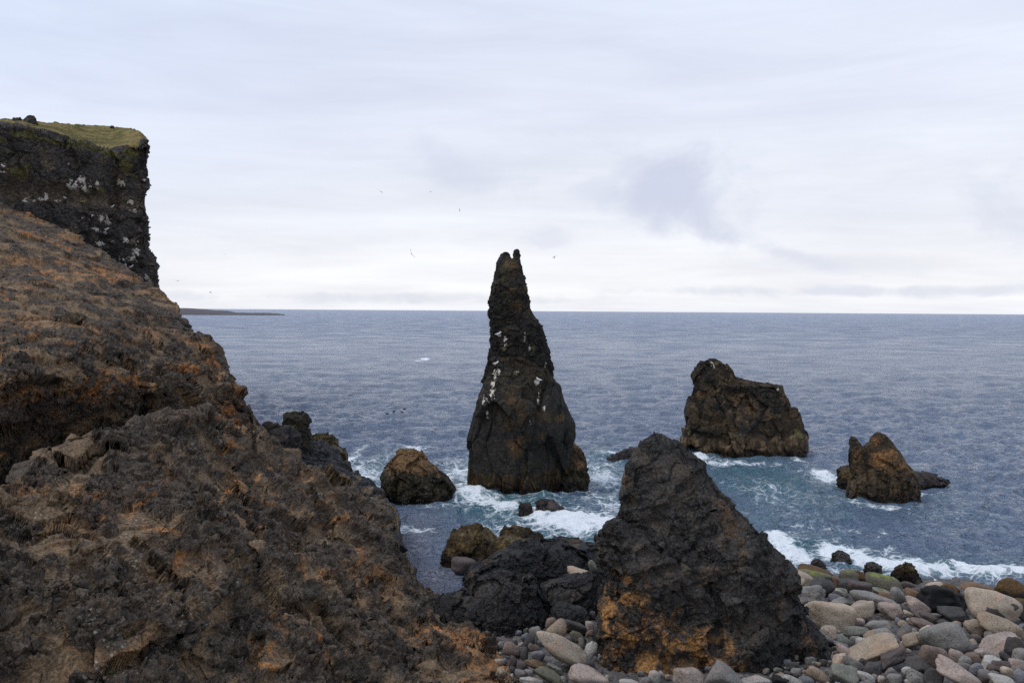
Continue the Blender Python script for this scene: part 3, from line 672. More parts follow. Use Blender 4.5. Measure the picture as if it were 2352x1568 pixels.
rock('rock_stub', [lobe([(947, 664, 692), (952, 655, 702), (962, 650, 708), (985, 648, 711), (1020, 648, 713), (1050, 648, 714)], 58, .9, 240, 170, at(680, 1045, 60)[2], 2.8)], [('n', 1.6, .2), ('f', .8, .22), ('b', .3, .1)], M_stack, 810, 'rounded upright stub of dark rock standing on the black ledge', shrink=0, lump=(.4, .4, 3, .2), paint=dict(moss=[(670, 975, 8, 5, .6)]))
rock('rock_stub', [lobe([(978, 652, 668), (984, 645, 678), (1000, 640, 690), (1022, 640, 692), (1045, 640, 692)], 56.5, .9, 180, 110, at(665, 1045, 58)[2], 2.6)], [('f', .8, .2), ('b', .3, .08)], M_dull, 812, 'smaller smooth stub leaning on the front of the upright stub', shrink=0, lump=(.4, .5, 3, .2))
rock('rock_stub', [lobe([(968, 610, 626), (974, 602, 640), (985, 598, 646), (1005, 594, 650), (1040, 594, 650)], 59.5, .9, 180, 110, at(625, 1040, 61)[2], 2.4)], [('f', .9, .25), ('b', .3, .12)], M_stack, 814, 'low jagged dark lump, leftmost of the rocks behind the near slope', shrink=0, lump=(.4, .35, 3, .2))
rock('rock_stub', [lobe([(983, 628, 648), (990, 620, 660), (1005, 618, 670), (1020, 618, 673), (1045, 618, 673)], 56, .9, 160, 100, at(645, 1045, 57.5)[2], 2.4)], [('f', .8, .2), ('b', .3, .1)], M_dull, 816, 'squat round dark rock in front of the jagged lump')
rock('sea_rock', [lobe([(992, 732, 752), (998, 718, 762), (1010, 712, 772), (1024, 712, 784), (1040, 712, 798), (1050, 712, 802), (1062, 712, 802)], 69, .8, 220, 110, -1)], [('n', 2, .25), ('f', 1., .25), ('b', .35, .14)], M_weed, 820, 'brown weed hung rock at the sea edge beyond the black ledge', paint=dict(weed=[(750, 1010, 30, 20, .8), (780, 1035, 20, 15, .9)], moss=[(725, 1000, 12, 6, .5)]))

# weed boulders and black boulders in the cove
rock('boulder', [lobe([(1208, 1064, 1092), (1214, 1054, 1108), (1224, 1042, 1122), (1236, 1034, 1136), (1255, 1027, 1150), (1275, 1020, 1160), (1292, 1020, 1165), (1310, 1022, 1165)], 43.4, .8, 260, 150, -.7), lobe([(1233, 1150, 1180), (1240, 1130, 1205), (1250, 1120, 1222), (1265, 1110, 1228), (1292, 1110, 1228), (1310, 1110, 1228)], 43.2, .7, 200, 110, -.7)],
     [('n', 1.6, .2), ('f', .8, .2), ('b', .22, .11), ('b', .12, .05)], M_weed, 830, 'boulder thickly covered in golden brown seaweed at the cove edge', 'boulder', shrink=-.3, paint=dict(weed=[(1080, 1235, 60, 40, 1), (1180, 1250, 50, 25, 1)], moss=[]))
rock('boulder', [lobe([(1207, 1168, 1192), (1212, 1156, 1212), (1222, 1147, 1230), (1235, 1146, 1248), (1250, 1146, 1262), (1268, 1146, 1262)], 46, .7, 200, 100, -.7)], [('f', .8, .18), ('b', .22, .1)], M_weed, 835, 'dark seaweed draped boulder just behind the golden weed boulder', 'boulder', paint=dict(weed=[(1180, 1220, 24, 10, .6)]))
rock('boulder', [lobe([(1234, 1242, 1272), (1240, 1225, 1330), (1246, 1205, 1372), (1258, 1168, 1384), (1270, 1140, 1392), (1285, 1112, 1396), (1300, 1085, 1400), (1320, 1068, 1402), (1340, 1062, 1404), (1370, 1060, 1404), (1430, 1060, 1404)], 37.0, .55, 520, 320, -.6, 2.4)],
     [('n', 2.4, .3), ('f', 1.4, .22), ('f', .6, .14), ('b', .3, .07), ('f', .2, .05)], M_wet, 840, 'large jet black wet boulder dotted with orange weed behind the other cove boulders', 'boulder', lump=(.3, .3, 3, 0), shrink=.9, paint=dict(weed=[(1075, 1340, 14, 24, .9), (1250, 1300, 22, 8, .55), (1110, 1285, 24, 5, .55), (1330, 1240, 30, 4, .45)], weed_amp=.2))
rock('boulder', [lobe([(1313, 1150, 1185), (1320, 1125, 1215), (1330, 1100, 1232), (1345, 1072, 1240), (1362, 1045, 1248), (1380, 1018, 1254), (1395, 1000, 1258), (1420, 990, 1262), (1450, 990, 1264), (1475, 1000, 1262), (1510, 1020, 1255)], 31.2, .7, 520, 340, .7, 2.3)],
     [('n', 2, .3), ('f', 1.3, .26), ('f', .55, .14), ('b', .22, .06), ('f', .15, .035)], M_dull, 850, 'broad rounded charcoal boulder nearest the rusty foot of the left slope', 'boulder', lump=(.3, .3, 3, 0))
rock('boulder', [lobe([(1305, 1352, 1378), (1314, 1335, 1388), (1326, 1300, 1394), (1340, 1262, 1396), (1352, 1240, 1396), (1372, 1236, 1398), (1400, 1240, 1398), (1440, 1245, 1398)], 33.6, .6, 320, 200, .6, 2.5)],
     [('n', 1.6, .2), ('f', 1.3, .16), ('f', .45, .09), ('b', .22, .05)], M_dull, 860, 'dark cracked boulder wedged between the charcoal boulder and the pinnacle', 'boulder', lump=(.3, .3, 3, 0))
rock('boulder', [lobe([(1384, 1288, 1318), (1392, 1272, 1335), (1402, 1262, 1345), (1418, 1258, 1352), (1450, 1258, 1354), (1470, 1258, 1354)], 31.8, .8, 220, 140, .7)], [('f', .8, .18), ('f', .35, .1), ('b', .2, .05)], M_wet, 865, 'small black boulder above the pile of pinkish cobbles', 'boulder')

# foreground pinnacle
def build_pinnacle():
    a = [(989, 1500, 1510), (995, 1492, 1526), (1002, 1482, 1532), (1010, 1470, 1546), (1030, 1458, 1570), (1060, 1440, 1608), (1085, 1434, 1624), (1110, 1430, 1634), (1130, 1431, 1650), (1150, 1434, 1668), (1180, 1436, 1702), (1205, 1420, 1728), (1220, 1400, 1742), (1240, 1390, 1764), (1262, 1388, 1790), (1296, 1390, 1808), (1330, 1395, 1826), (1380, 1395, 1832), (1420, 1390, 1838), (1470, 1385, 1848), (1520, 1380, 1860), (1600, 1375, 1875), (1660, 1375, 1880)]
    b = [(1204, 1424, 1450), (1210, 1404, 1480), (1224, 1386, 1500), (1235, 1371, 1540), (1262, 1370, 1560), (1290, 1376, 1580), (1330, 1386, 1590), (1370, 1387, 1590), (1420, 1374, 1600), (1470, 1367, 1620), (1520, 1363, 1640), (1600, 1362, 1640), (1660, 1362, 1640)]
    c = [(1310, 1760, 1790), (1340, 1740, 1822), (1380, 1720, 1838), (1420, 1700, 1860), (1450, 1700, 1882), (1480, 1700, 1902), (1520, 1690, 1930), (1560, 1690, 1950), (1620, 1690, 1965), (1660, 1690, 1970)]
    D = 29.6
    parts = [lobe(a, 0, .62, 760, 560, .9, 2.4, D=D), lobe(b, 0, .8, 420, 340, .9, 2.4, D=D - 1.1), lobe(c, 0, .9, 340, 280, .9, 2.4, D=D - .2)]
    ru = [(1420, 1375, 60, 40, 1), (1400, 1420, 60, 50, 1), (1470, 1460, 100, 55, 1), (1410, 1520, 70, 50, 1), (1560, 1490, 120, 55, 1), (1500, 1535, 110, 50, 1), (1660, 1525, 80, 40, .9), (1540, 1420, 40, 40, .7), (1510, 1440, 50, 25, .7), (1440, 1330, 14, 30, .8), (1800, 1360, 14, 50, .5), (1590, 1400, 30, 8, .35), (1850, 1490, 30, 40, .6), (1690, 1430, 30, 10, .35)]
    rock('pinnacle', parts, [('n', 3.2, .45), ('r', 1.9, .42), ('t', 1.5, .38, None, -1.4), ('t', .6, .12, None, -1.4), ('f', 1.7, .4, (1, 1, .9)), ('f', .75, .24), ('b', .9, .14), ('f', .3, .12), ('b', .15, .04), ('f', .13, .045)], M_black, 900,
         'rough black lava pinnacle with an orange stained foot standing among the beach cobbles', 'rock pinnacle', lump=(.2, .10, 1.6, .18), paint=dict(rust=ru), key='pinnacle', shrink=.25, amp=lambda V: .74 - .38 * sst(V[:, 2], 6.0, 8.6))
build_pinnacle()

# ------------------------------------------------------------------ the sea
def seablobs(x, y, lst, warp):
    out = np.zeros(len(x))
    for (px, py, w, h, wt) in lst:
        c = sea_at(px, py); d = c[1]; rx = w / FPX * d; ry = d * d / (CAMH * FPX) * h * 1.25
        q = ((x - c[0]) / rx) ** 2 + ((y - d) / ry) ** 2
        m = q < 9
        out[m] = np.maximum(out[m], wt * np.exp(-q[m] * np.exp(warp[m] * 1.6)))
    return out
FOAM = [(1310, 1197, 100, 16, 1), (1390, 1207, 46, 14, .9), (1235, 1182, 46, 12, .95), (1165, 1163, 46, 12, .8), (1082, 1136, 40, 12, 1), (1125, 1150, 44, 9, .75), (1025, 1092, 26, 18, .7), (1050, 1072, 40, 10, .6), (1060, 1110, 14, 14, .9), (955, 1030, 50, 8, .5), (825, 1085, 44, 22, .75), (866, 1112, 22, 12, .6),
        (795, 1058, 16, 14, 1), (930, 1208, 60, 8, .55), (1325, 1113, 46, 10, .7), (1385, 1092, 50, 16, .66), (1365, 1135, 60, 12, .45), (1300, 1118, 24, 8, .6), (976, 823, 13, 1.5, .8), (960, 826, 10, 1.0, .7), (878, 827, 7, .8, .7), (1897, 1085, 36, 10, .8), (1612, 1046, 30, 5, .8), (1700, 1060, 130, 4, .55), (1842, 1050, 16, 5, .6), (2030, 1158, 100, 5, .5),
        (1960, 1150, 20, 8, .5), (2110, 1128, 60, 4, .45), (1400, 1036, 24, 5, .7), (1800, 1245, 40, 15, .85), (1835, 1266, 46, 14, .9), (1925, 1258, 46, 10, .85), (1975, 1272, 50, 11, .95), (2035, 1288, 50, 12, 1), (2095, 1296, 46, 11, 1), (2150, 1303, 46, 8, .95), (2215, 1300, 40, 10, .85), (2262, 1312, 46, 9, 1), (2330, 1312, 46, 9, .9), (2290, 1292, 50, 7, .6),
        (1900, 1298, 90, 9, .5), (2010, 1312, 70, 6, .55), (2190, 1332, 110, 6, .42), (1760, 1120, 110, 34, .34), (1960, 1210, 220, 18, .30), (1800, 1170, 120, 16, .3), (1400, 1150, 70, 30, .42), (1000, 1160, 80, 10, .35), (1240, 1150, 180, 40, .30), (1180, 1205, 120, 20, .45), (1380, 1075, 90, 40, .36), (1050, 1060, 90, 26, .40), (850, 1085, 70, 40, .42), (2200, 1180, 160, 12, .25)]
TEAL = [(1180, 1160, 130, 34, 1), (1390, 1080, 110, 50, .7), (1330, 1230, 160, 20, .9), (850, 1095, 70, 36, .8), (1760, 1100, 170, 50, .75), (1700, 1170, 120, 40, .5), (1850, 1255, 130, 26, .9), (2110, 1292, 260, 18, .8), (1960, 1120, 200, 40, .35), (1060, 1090, 60, 30, .6), (930, 1210, 70, 14, .5)]
COVE_SHEEN = [(940, 1255, 60, 70, 1), (1000, 1325, 60, 45, 1), (960, 1190, 80, 14, .5)]      # quiet cove water: pale sky reflection painted into its colour
def build_sea():
    q = np.r_[np.arange(440, 3.0, -.56), np.geomspace(3.0, .25, 40)]
    d = CAMH * 796.4 / q; nr = len(d)
    tx = np.linspace(-.92, .92, 1120)
    X = d[:, None] * tx[None]; Y = np.repeat(d[:, None], len(tx), 1)
    V = np.stack([X, Y, 0 * X], -1).reshape(-1, 3).astype(F32)
    x, y = V[:, 0].copy(), V[:, 1].copy(); dd = y
    sp = np.maximum(dd * dd / (CAMH * 796.4) * .56, dd * 1.84 / 1120)
    rng = np.random.RandomState(4)
    calm = 1 - .45 * np.exp(-(((x + 6) / 6) ** 2 + ((y - 42) / 9) ** 2)) - .55 * np.exp(-((y - 37) / 5) ** 2)
    gust = 1.0 + .2 * fbm(np.stack([x / 60, y / 90, 0 * x], -1), 3, 19)
    for lam in np.geomspace(.5, 30, 104):
        lam = lam * rng.uniform(.93, 1.07); k = 2 * math.pi / lam
        th = -math.pi / 2 + math.radians(18) + rng.normal(0, .75 if lam > 6 else 1.1)
        s = .068 * (1.0 if lam < 2.6 else (2.6 / lam) ** .95)
        a = s / k
        fade = np.exp(-(sp * 2.2 / lam) ** 2)
        ph = k * (math.cos(th) * x + math.sin(th) * y) + rng.uniform(0, 6.28)
        A = a * fade * (gust if lam < 9 else 1) * (calm if lam < 20 else calm ** .5)
        V[:, 2] += A * np.cos(ph)
        V[:, 0] -= math.cos(th) * A * .9 * np.sin(ph); V[:, 1] -= math.sin(th) * A * .9 * np.sin(ph)
    wn = fbm(np.stack([x / 2.6, y / 2.6, 0 * x], -1), 4, 91)
    FOAM[:] = [(a, b, w_, h_ * (1.5 if b > 1240 else 1.15), wt) for a, b, w_, h_, wt in FOAM]
    halo = [(a, b, w_ * 2.0, h_ * 2.2, wt * .52) for a, b, w_, h_, wt in FOAM if wt >= .7 and b > 1000]
    foam = seablobs(x, y, FOAM + halo, wn); teal = seablobs(x, y, [(a, b, c * 1.15, d * 1.2, e) for a, b, c, d, e in TEAL], wn)
    near = y < 140
    lump = np.zeros(len(V)); lump[near] = fbm(np.stack([x, y, 0 * x], -1)[near] / .9, 5, 33, .6)
    brk = seablobs(x, y, [f for f in FOAM if f[1] > 1240 and f[4] > .8 or f[4] >= .95 and f[1] > 1100], wn * .5)
    V[:, 2] += brk * .30 + sst(foam, .45, .9) * lump * .22
    V[:, 2] -= .16 * sst(y, 34, 44)
    V[:, 2] = np.where(y < 34, np.minimum(V[:, 2], .0), V[:, 2])
    teal = np.maximum(teal * (.6 + .8 * np.clip(V[:, 2] + .3, 0, 1)), 0)
    unres = np.clip(np.log(np.maximum(sp / .35, 1)) / math.log(60), 0, 1)     # share of the chop too fine for the mesh
    A = np.stack([foam, np.clip(teal, 0, 1), unres, np.clip(seablobs(x, y, COVE_SHEEN, wn * .4), 0, 1)], 1)
    m, t = mat('sea_water')
    co = t.n('ShaderNodeTexCoord').outputs['Object']
    fa_ = t.attr('foam'); at_ = t.sep(fa_.outputs['Color'])
    w = t.vmath('ADD', co, t.vmath('MULTIPLY', t.noise(co, .55, 3, out='Color'), (1.6, 1.6, 0)))
    f1 = t.noise(w, 1.5, 9, .72, .4)
    ve = t.voro(t.vmath('MULTIPLY', w, (1.0, 1.25, 1)), .95, 'DISTANCE_TO_EDGE'); ve2 = t.voro(t.vmath('MULTIPLY', w, (1.0, 1.25, 1)), 2.3, 'DISTANCE_TO_EDGE')
    lace = t.math('MAXIMUM', t.step(ve, .16, .0, 0, .8), t.step(ve2, .14, .0, 0, .6))
    pat = t.math('ADD', t.math('MULTIPLY', f1, .82), t.math('MULTIPLY', lace, .27))
    th = t.math('SUBTRACT', .82, t.math('MULTIPLY', at_[0], .70))
    fm = t.math('MULTIPLY', t.step(pat, t.math('SUBTRACT', th, .10), t.math('ADD', th, .22)), t.step(at_[0], .06, .22))
    deep = (.132, .178, .262)
    col = t.mix(at_[1], deep, (.045, .165, .18))
    col = t.mix(fa_.outputs['Alpha'], col, (.20, .205, .25))  # cove sheen: reflected sky mixed in as a paler base colour
    col = t.mix(t.math('MULTIPLY', t.step(at_[0], .25, .9), .6), col, (.17, .36, .37))
    wat = t.n('ShaderNodeBsdfPrincipled'); t.put(wat.inputs['Base Color'], col)
    t.put(wat.inputs['Roughness'], t.math('ADD', t.math('ADD', .05, t.math('MULTIPLY', at_[2], .12)), t.math('MULTIPLY', t.step(t.noise(t.vmath('MULTIPLY', co, (.8, 1.0, 1)), .045, 10, .8), .38, .62), t.math('MULTIPLY', at_[2], .34)))); wat.inputs['IOR'].default_value = 1.333; wat.inputs['Specular IOR Level'].default_value = .5
    a1 = t.noise(t.vmath('MULTIPLY', co, (1.0, 1.5, 1)), 2.6, 6, .66, .3)
    a2 = t.noise(t.vmath('MULTIPLY', co, (1.0, 1.35, 1)), 1.1, 6, .68, .4)
    a3 = t.noise(t.vmath('MULTIPLY', co, (.7, 1.0, 1)), .10, 7, .76, .3)
    cd = t.n('ShaderNodeCameraData').outputs['View Distance'] if False else None
    nrm = t.bump(a1, 1.0, .09); nrm = t.bump(a2, 1.0, .8, nrm); nrm = t.bump(a3, 1.0, 1.7, nrm); nrm = t.bump(t.noise(co, .017, 8, .78), 1.0, 4.0, nrm)
    t.put(wat.inputs['Normal'], nrm)
    fo = t.n('ShaderNodeBsdfPrincipled'); t.put(fo.inputs['Base Color'], t.mix(f1, (.70, .76, .80), (.88, .90, .91))); fo.inputs['Roughness'].default_value = .9
    fo.inputs['Specular IOR Level'].default_value = .1
    t.put(fo.inputs['Normal'], t.bump(t.noise(co, 3.0, 6, .7), .9, .25))
    ms = t.n('ShaderNodeMixShader'); t.put(ms.inputs[0], fm); t.put(ms.inputs[1], wat.outputs[0]); t.put(ms.inputs[2], fo.outputs[0])
    t.put(t.n('ShaderNodeOutputMaterial').inputs[0], ms.outputs[0])
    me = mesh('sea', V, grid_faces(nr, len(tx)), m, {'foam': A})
    link('sea', me, kind='structure')
build_sea()

# low headland on the horizon
def build_headland():
    n, mrow = 220, 40
    u = np.linspace(0, 1, n); px = -100 + u * 752
    topy = interp([(-100, 700), (300, 706), (428, 706.5), (455, 708), (480, 711), (510, 712.5), (530, 716.5), (580, 717.5), (620, 718), (640, 719), (652, 721.5)], px)
    D = 1850.0
    c = at(px, topy, D); hgt = np.maximum(c[:, 2], .3)
    v = np.linspace(0, 1, mrow)
    prof = np.sin(np.clip(v * 1.0, 0, 1) * math.pi) ** .45
    X = np.repeat(c[:, :1], mrow, 1); Y = D + (v[None] - .5) * 260 * (1 - u[:, None] ** 6 * .9); Z = hgt[:, None] * prof[None] - 1
    V = np.stack([X, Y, Z], -1).reshape(-1, 3)
    V[:, 2] += np.clip(V[:, 2], 0, 3) / 3 * (2.2 * fbm(V / 26, 4, 3)); V[:, 1] += 10 * fbm(V / 40, 3, 8)
    m, t = mat('far_rock'); co = t.n('ShaderNodeTexCoord').outputs['Object']
    finish(t, t.mix(t.noise(co, .05, 5, .65), (.05, .05, .065), (.13, .115, .105)), .9)
    link('headland', mesh('headland', V, grid_faces(n, mrow), m), 'low dark headland running out on the horizon', 'headland', kind='structure')
build_headland()

# ------------------------------------------------------------------ beach
def zb(x, y):
    return .12 * (41 - y) - 1.6 * sst(x, .6, -2.4) * sst(y, 31, 35)
def build_beach():
    xs, ys = np.linspace(-7, 46, 420), np.linspace(17, 46, 240)
    X, Y = np.meshgrid(xs, ys); V = np.stack([X, Y, zb(X, Y)], -1).reshape(-1, 3)
    V[:, 2] += .10 * facet(V, .35, 5)[0] + .08 * fbm(V / 1.5, 3, 7) - .12
    m, t = mat('shingle'); co = t.n('ShaderNodeTexCoord').outputs['Object']
    c = t.voro(co, 5.0, out='Color'); e = t.voro(co, 5.0, 'DISTANCE_TO_EDGE')
    g_ = t.sep(c)[0]
    finish(t, t.mix(g_, (.05, .048, .047), (.14, .125, .115)), .85, t.bump(e, .8, .12))
    link('beach', mesh('beach', V, grid_faces(len(ys), len(xs)), m), kind='structure')
build_beach()

# stones -----------------------------------------------------------
def stone_material():
    m, t = mat('beach_stone')
    oi = t.n('ShaderNodeObjectInfo'); co = t.n('ShaderNodeTexCoord').outputs['Object']
    off = t.vmath('ADD', co, t.comb(t.math('MULTIPLY', oi.outputs['Random'], 91.0), t.math('MULTIPLY', oi.outputs['Random'], 57.0), 0.0))
    pa = t.sep(t.attr('paint').outputs['Color'])
    a = t.noise(off, 2.6, 5, .6); b = t.noise(off, 20, 7, .75); c = t.noise(off, 1.3, 3)
    v = t.math('ADD', t.step(b, .30, .70, .58, 1.36), t.math('MULTIPLY', t.math('SUBTRACT', a, .5), 1.0))
    col = t.mix(1.0, oi.outputs['Color'], t.comb(v, v, v), 'MULTIPLY')
    col = t.mix(t.math('MULTIPLY', t.step(c, .5, .68), .35), col, t.mix(1.0, col, (1.1, .78, .66), 'MULTIPLY'))
    pv = t.voro(off, 9.0); pv2 = t.voro(off, 21.0); pr = t.noise(off, 3.2, 2)
    pit = t.math('MULTIPLY', t.math('MAXIMUM', t.step(pv, .30, .17), t.step(pv2, .30, .18)), t.math('MULTIPLY', oi.outputs['Alpha'], t.step(pr, .40, .60)))
    col = t.mix(t.math('MULTIPLY', pit, .8), col, (.022, .02, .018))
    al = t.step(t.math('ADD', pa[0], t.math('MULTIPLY', t.math('SUBTRACT', a, .5), .9)), .45, .8)
    col = t.mix(t.math('MULTIPLY', al, .65), col, t.mix(t.step(a, .4, .62), (.09, .095, .03), (.20, .24, .035)))
    we = t.step(t.math('ADD', pa[1], t.math('MULTIPLY', t.math('SUBTRACT', b, .5), .9)), .42, .6)
    col = t.mix(we, col, t.mix(t.step(b, .4, .65), (.04, .02, .012), (.17, .10, .025)))
    st = t.step(t.math('ADD', pa[2], t.math('MULTIPLY', t.math('SUBTRACT', b, .5), .9)), .42, .62)
    col = t.mix(t.math('MULTIPLY', st, .9), col, (.035, .034, .034))
    h = t.math('SUBTRACT', t.math('ADD', t.noise(off, 9, 6, .65), t.math('MULTIPLY', t.noise(off, 40, 3, .6), .3)), t.math('MULTIPLY', pit, .8))
    finish(t, col, .78, t.bump(h, .55, .07), .3)
    return m
M_stone = stone_material()
ICO = {}
def ico(l):
    if l not in ICO:
        bm = bmesh.new(); bmesh.ops.create_icosphere(bm, subdivisions=l, radius=1)
        V = np.array([v.co[:] for v in bm.verts]); Fq = np.array([[v.index for v in f.verts] for f in bm.faces]); bm.free()
        ICO[l] = (V / np.linalg.norm(V, axis=1, keepdims=True), Fq)
    return ICO[l]
def stone_shape(kind, seed, lvl):
    D, Fq = ico(lvl); r = np.random.RandomState(seed)
    nplanes, pw, lo, hi = dict(r=(11, 8, .72, 1.0), a=(12, 26, .56, .95), s=(10, 16, .7, 1.0), e=(9, 5.5, .8, 1.0), k=(12, 26, .52, .95), p=(13, 13, .58, .98))[kind]
    n = r.normal(size=(nplanes, 3)); n /= np.linalg.norm(n, axis=1, keepdims=True)
    n = np.r_[n, np.eye(3), -np.eye(3)]; h = np.r_[r.uniform(lo, hi, nplanes), np.ones(6)]
    s = np.maximum(D @ n.T / h, 0)
    V = D / ((s ** pw).sum(1) ** (1 / pw))[:, None]
    amp = dict(r=.07, a=.07, s=.06, e=.04, k=.16, p=.11)[kind]
    V = V * (1 + amp * fbm(D * 1.6 + seed, 3, seed % 97) * 2 + .035 * fbm(D * 5 + seed, 3, seed % 89) * 2)[:, None]
    if kind in 'ka': V = V * (1 + .05 * facet(D * 1.0 + seed, .45, seed % 83)[0])[:, None]
    return V, Fq
CL = dict(gry=(.19, .185, .175), pal=(.34, .33, .31), bei=(.34, .285, .225), tan=(.27, .22, .165), pnk=(.31, .255, .225), red=(.17, .13, .11), mar=(.085, .070, .067), drk=(.06, .058, .058), blu=(.15, .152, .17),
          gre=(.17, .175, .15), olv=(.12, .115, .085), blk=(.014, .014, .016), brn=(.16, .105, .065), ora=(.30, .15, .05), mau=(.165, .15, .143), crm=(.42, .35, .28), wet=(.035, .03, .028))
ADJ = dict(gry='grey', pal='pale grey', bei='beige', tan='tan', pnk='pinkish', red='reddish brown', mar='dark maroon', drk='dark grey', blu='bluish grey', gre='greenish grey', olv='olive', blk='black', brn='brown', ora='orange', mau='mauve', crm='cream', wet='dark wet')
TILE = dict(A=(3096, 2231, 4.704), B=(3596, 2231, 4.704), C=(3096, 2481, 4.704), D=(3596, 2481, 4.704), E=(1980, 2431, 3.92), F=(2500, 2581, 3.36), G=(1740, 2060, 3.1357))
PLACED = []
def place_stone(px, py, w, h, rot, kind, ck, label, group, pits=.5, algae=0, weed=0, stain=0, sink=.32, seed=None, cat='stone', depth=.85):
    """px, py, w, h in photo pixels: sit the stone on the beach along that line of sight"""
    d = 33.0
    for _ in range(12):
        c = raydir(px, py); hm = h / FPX * d; x = c[0] / c[1] * d
        z = zb(x, d) + hm * sink
        d = .5 * d + .5 * (CAMH - z) / (-c[2] / c[1])
    seed = seed or (int(px * 13 + py * 7) % 9973)
    lvl = 5 if w > 130 else (4 if w > 40 else 3)
    V, Fq = stone_shape(kind, seed, lvl)
    a = math.radians(-rot); R = np.array([[math.cos(a), 0, -math.sin(a)], [0, 1, 0], [math.sin(a), 0, math.cos(a)]])
    # long axis along the traced tilt, then fit the outline to the traced box
    th = math.radians(rot); ww, hh = w, h
    if abs(rot) > 5:                                      # w, h are the box of the tilted stone: recover its own axes
        c2, s2 = abs(math.cos(th)), abs(math.sin(th)); det = max(c2 * c2 - s2 * s2, .25)
        ww = max((w * c2 - h * s2) / det, .55 * w); hh = max((h * c2 - w * s2) / det, .55 * h)
    V = V / np.abs(V).max(0)
    V = V * np.array([ww, depth * (.6 * ww + .4 * hh), hh]) / 2 / FPX * d
    V = V @ R.T
    ex = (V[:, 0].max() - V[:, 0].min()) / (w / FPX * d); V[:, 0] /= ex
    ez = (V[:, 2].max() - V[:, 2].min()) / (h * 1.24 / FPX * d); V[:, 2] /= ez
    N = V / np.linalg.norm(V, axis=1, keepdims=True)
    nz = fbm(V / (.35 * w / FPX * d) + seed, 3, 41)
    P = np.zeros((len(V), 4)); P[:, 0] = algae * sst(N[:, 2] + nz * .5, .15, .85); P[:, 1] = weed * sst(N[:, 2] + nz * .8, -.5, .4) if weed else 0
    P[:, 2] = stain * sst(nz - N[:, 1] * .25 - N[:, 2] * .35, .05, .3); P[:, 3] = 1
    me = mesh('stone', V, Fq, M_stone, {'paint': P})
    o = link('beach_stone', me, label, cat, group)
    o.location = at(px, py, d); j = np.random.RandomState(seed).uniform(.9, 1.12)
    o.color = (*[min(1, v * j * k) for v, k in zip(CL[ck], (1.03, 1.0, .96))], pits)
    PLACED.append((px, py, w / 2, h / 2))
    return o

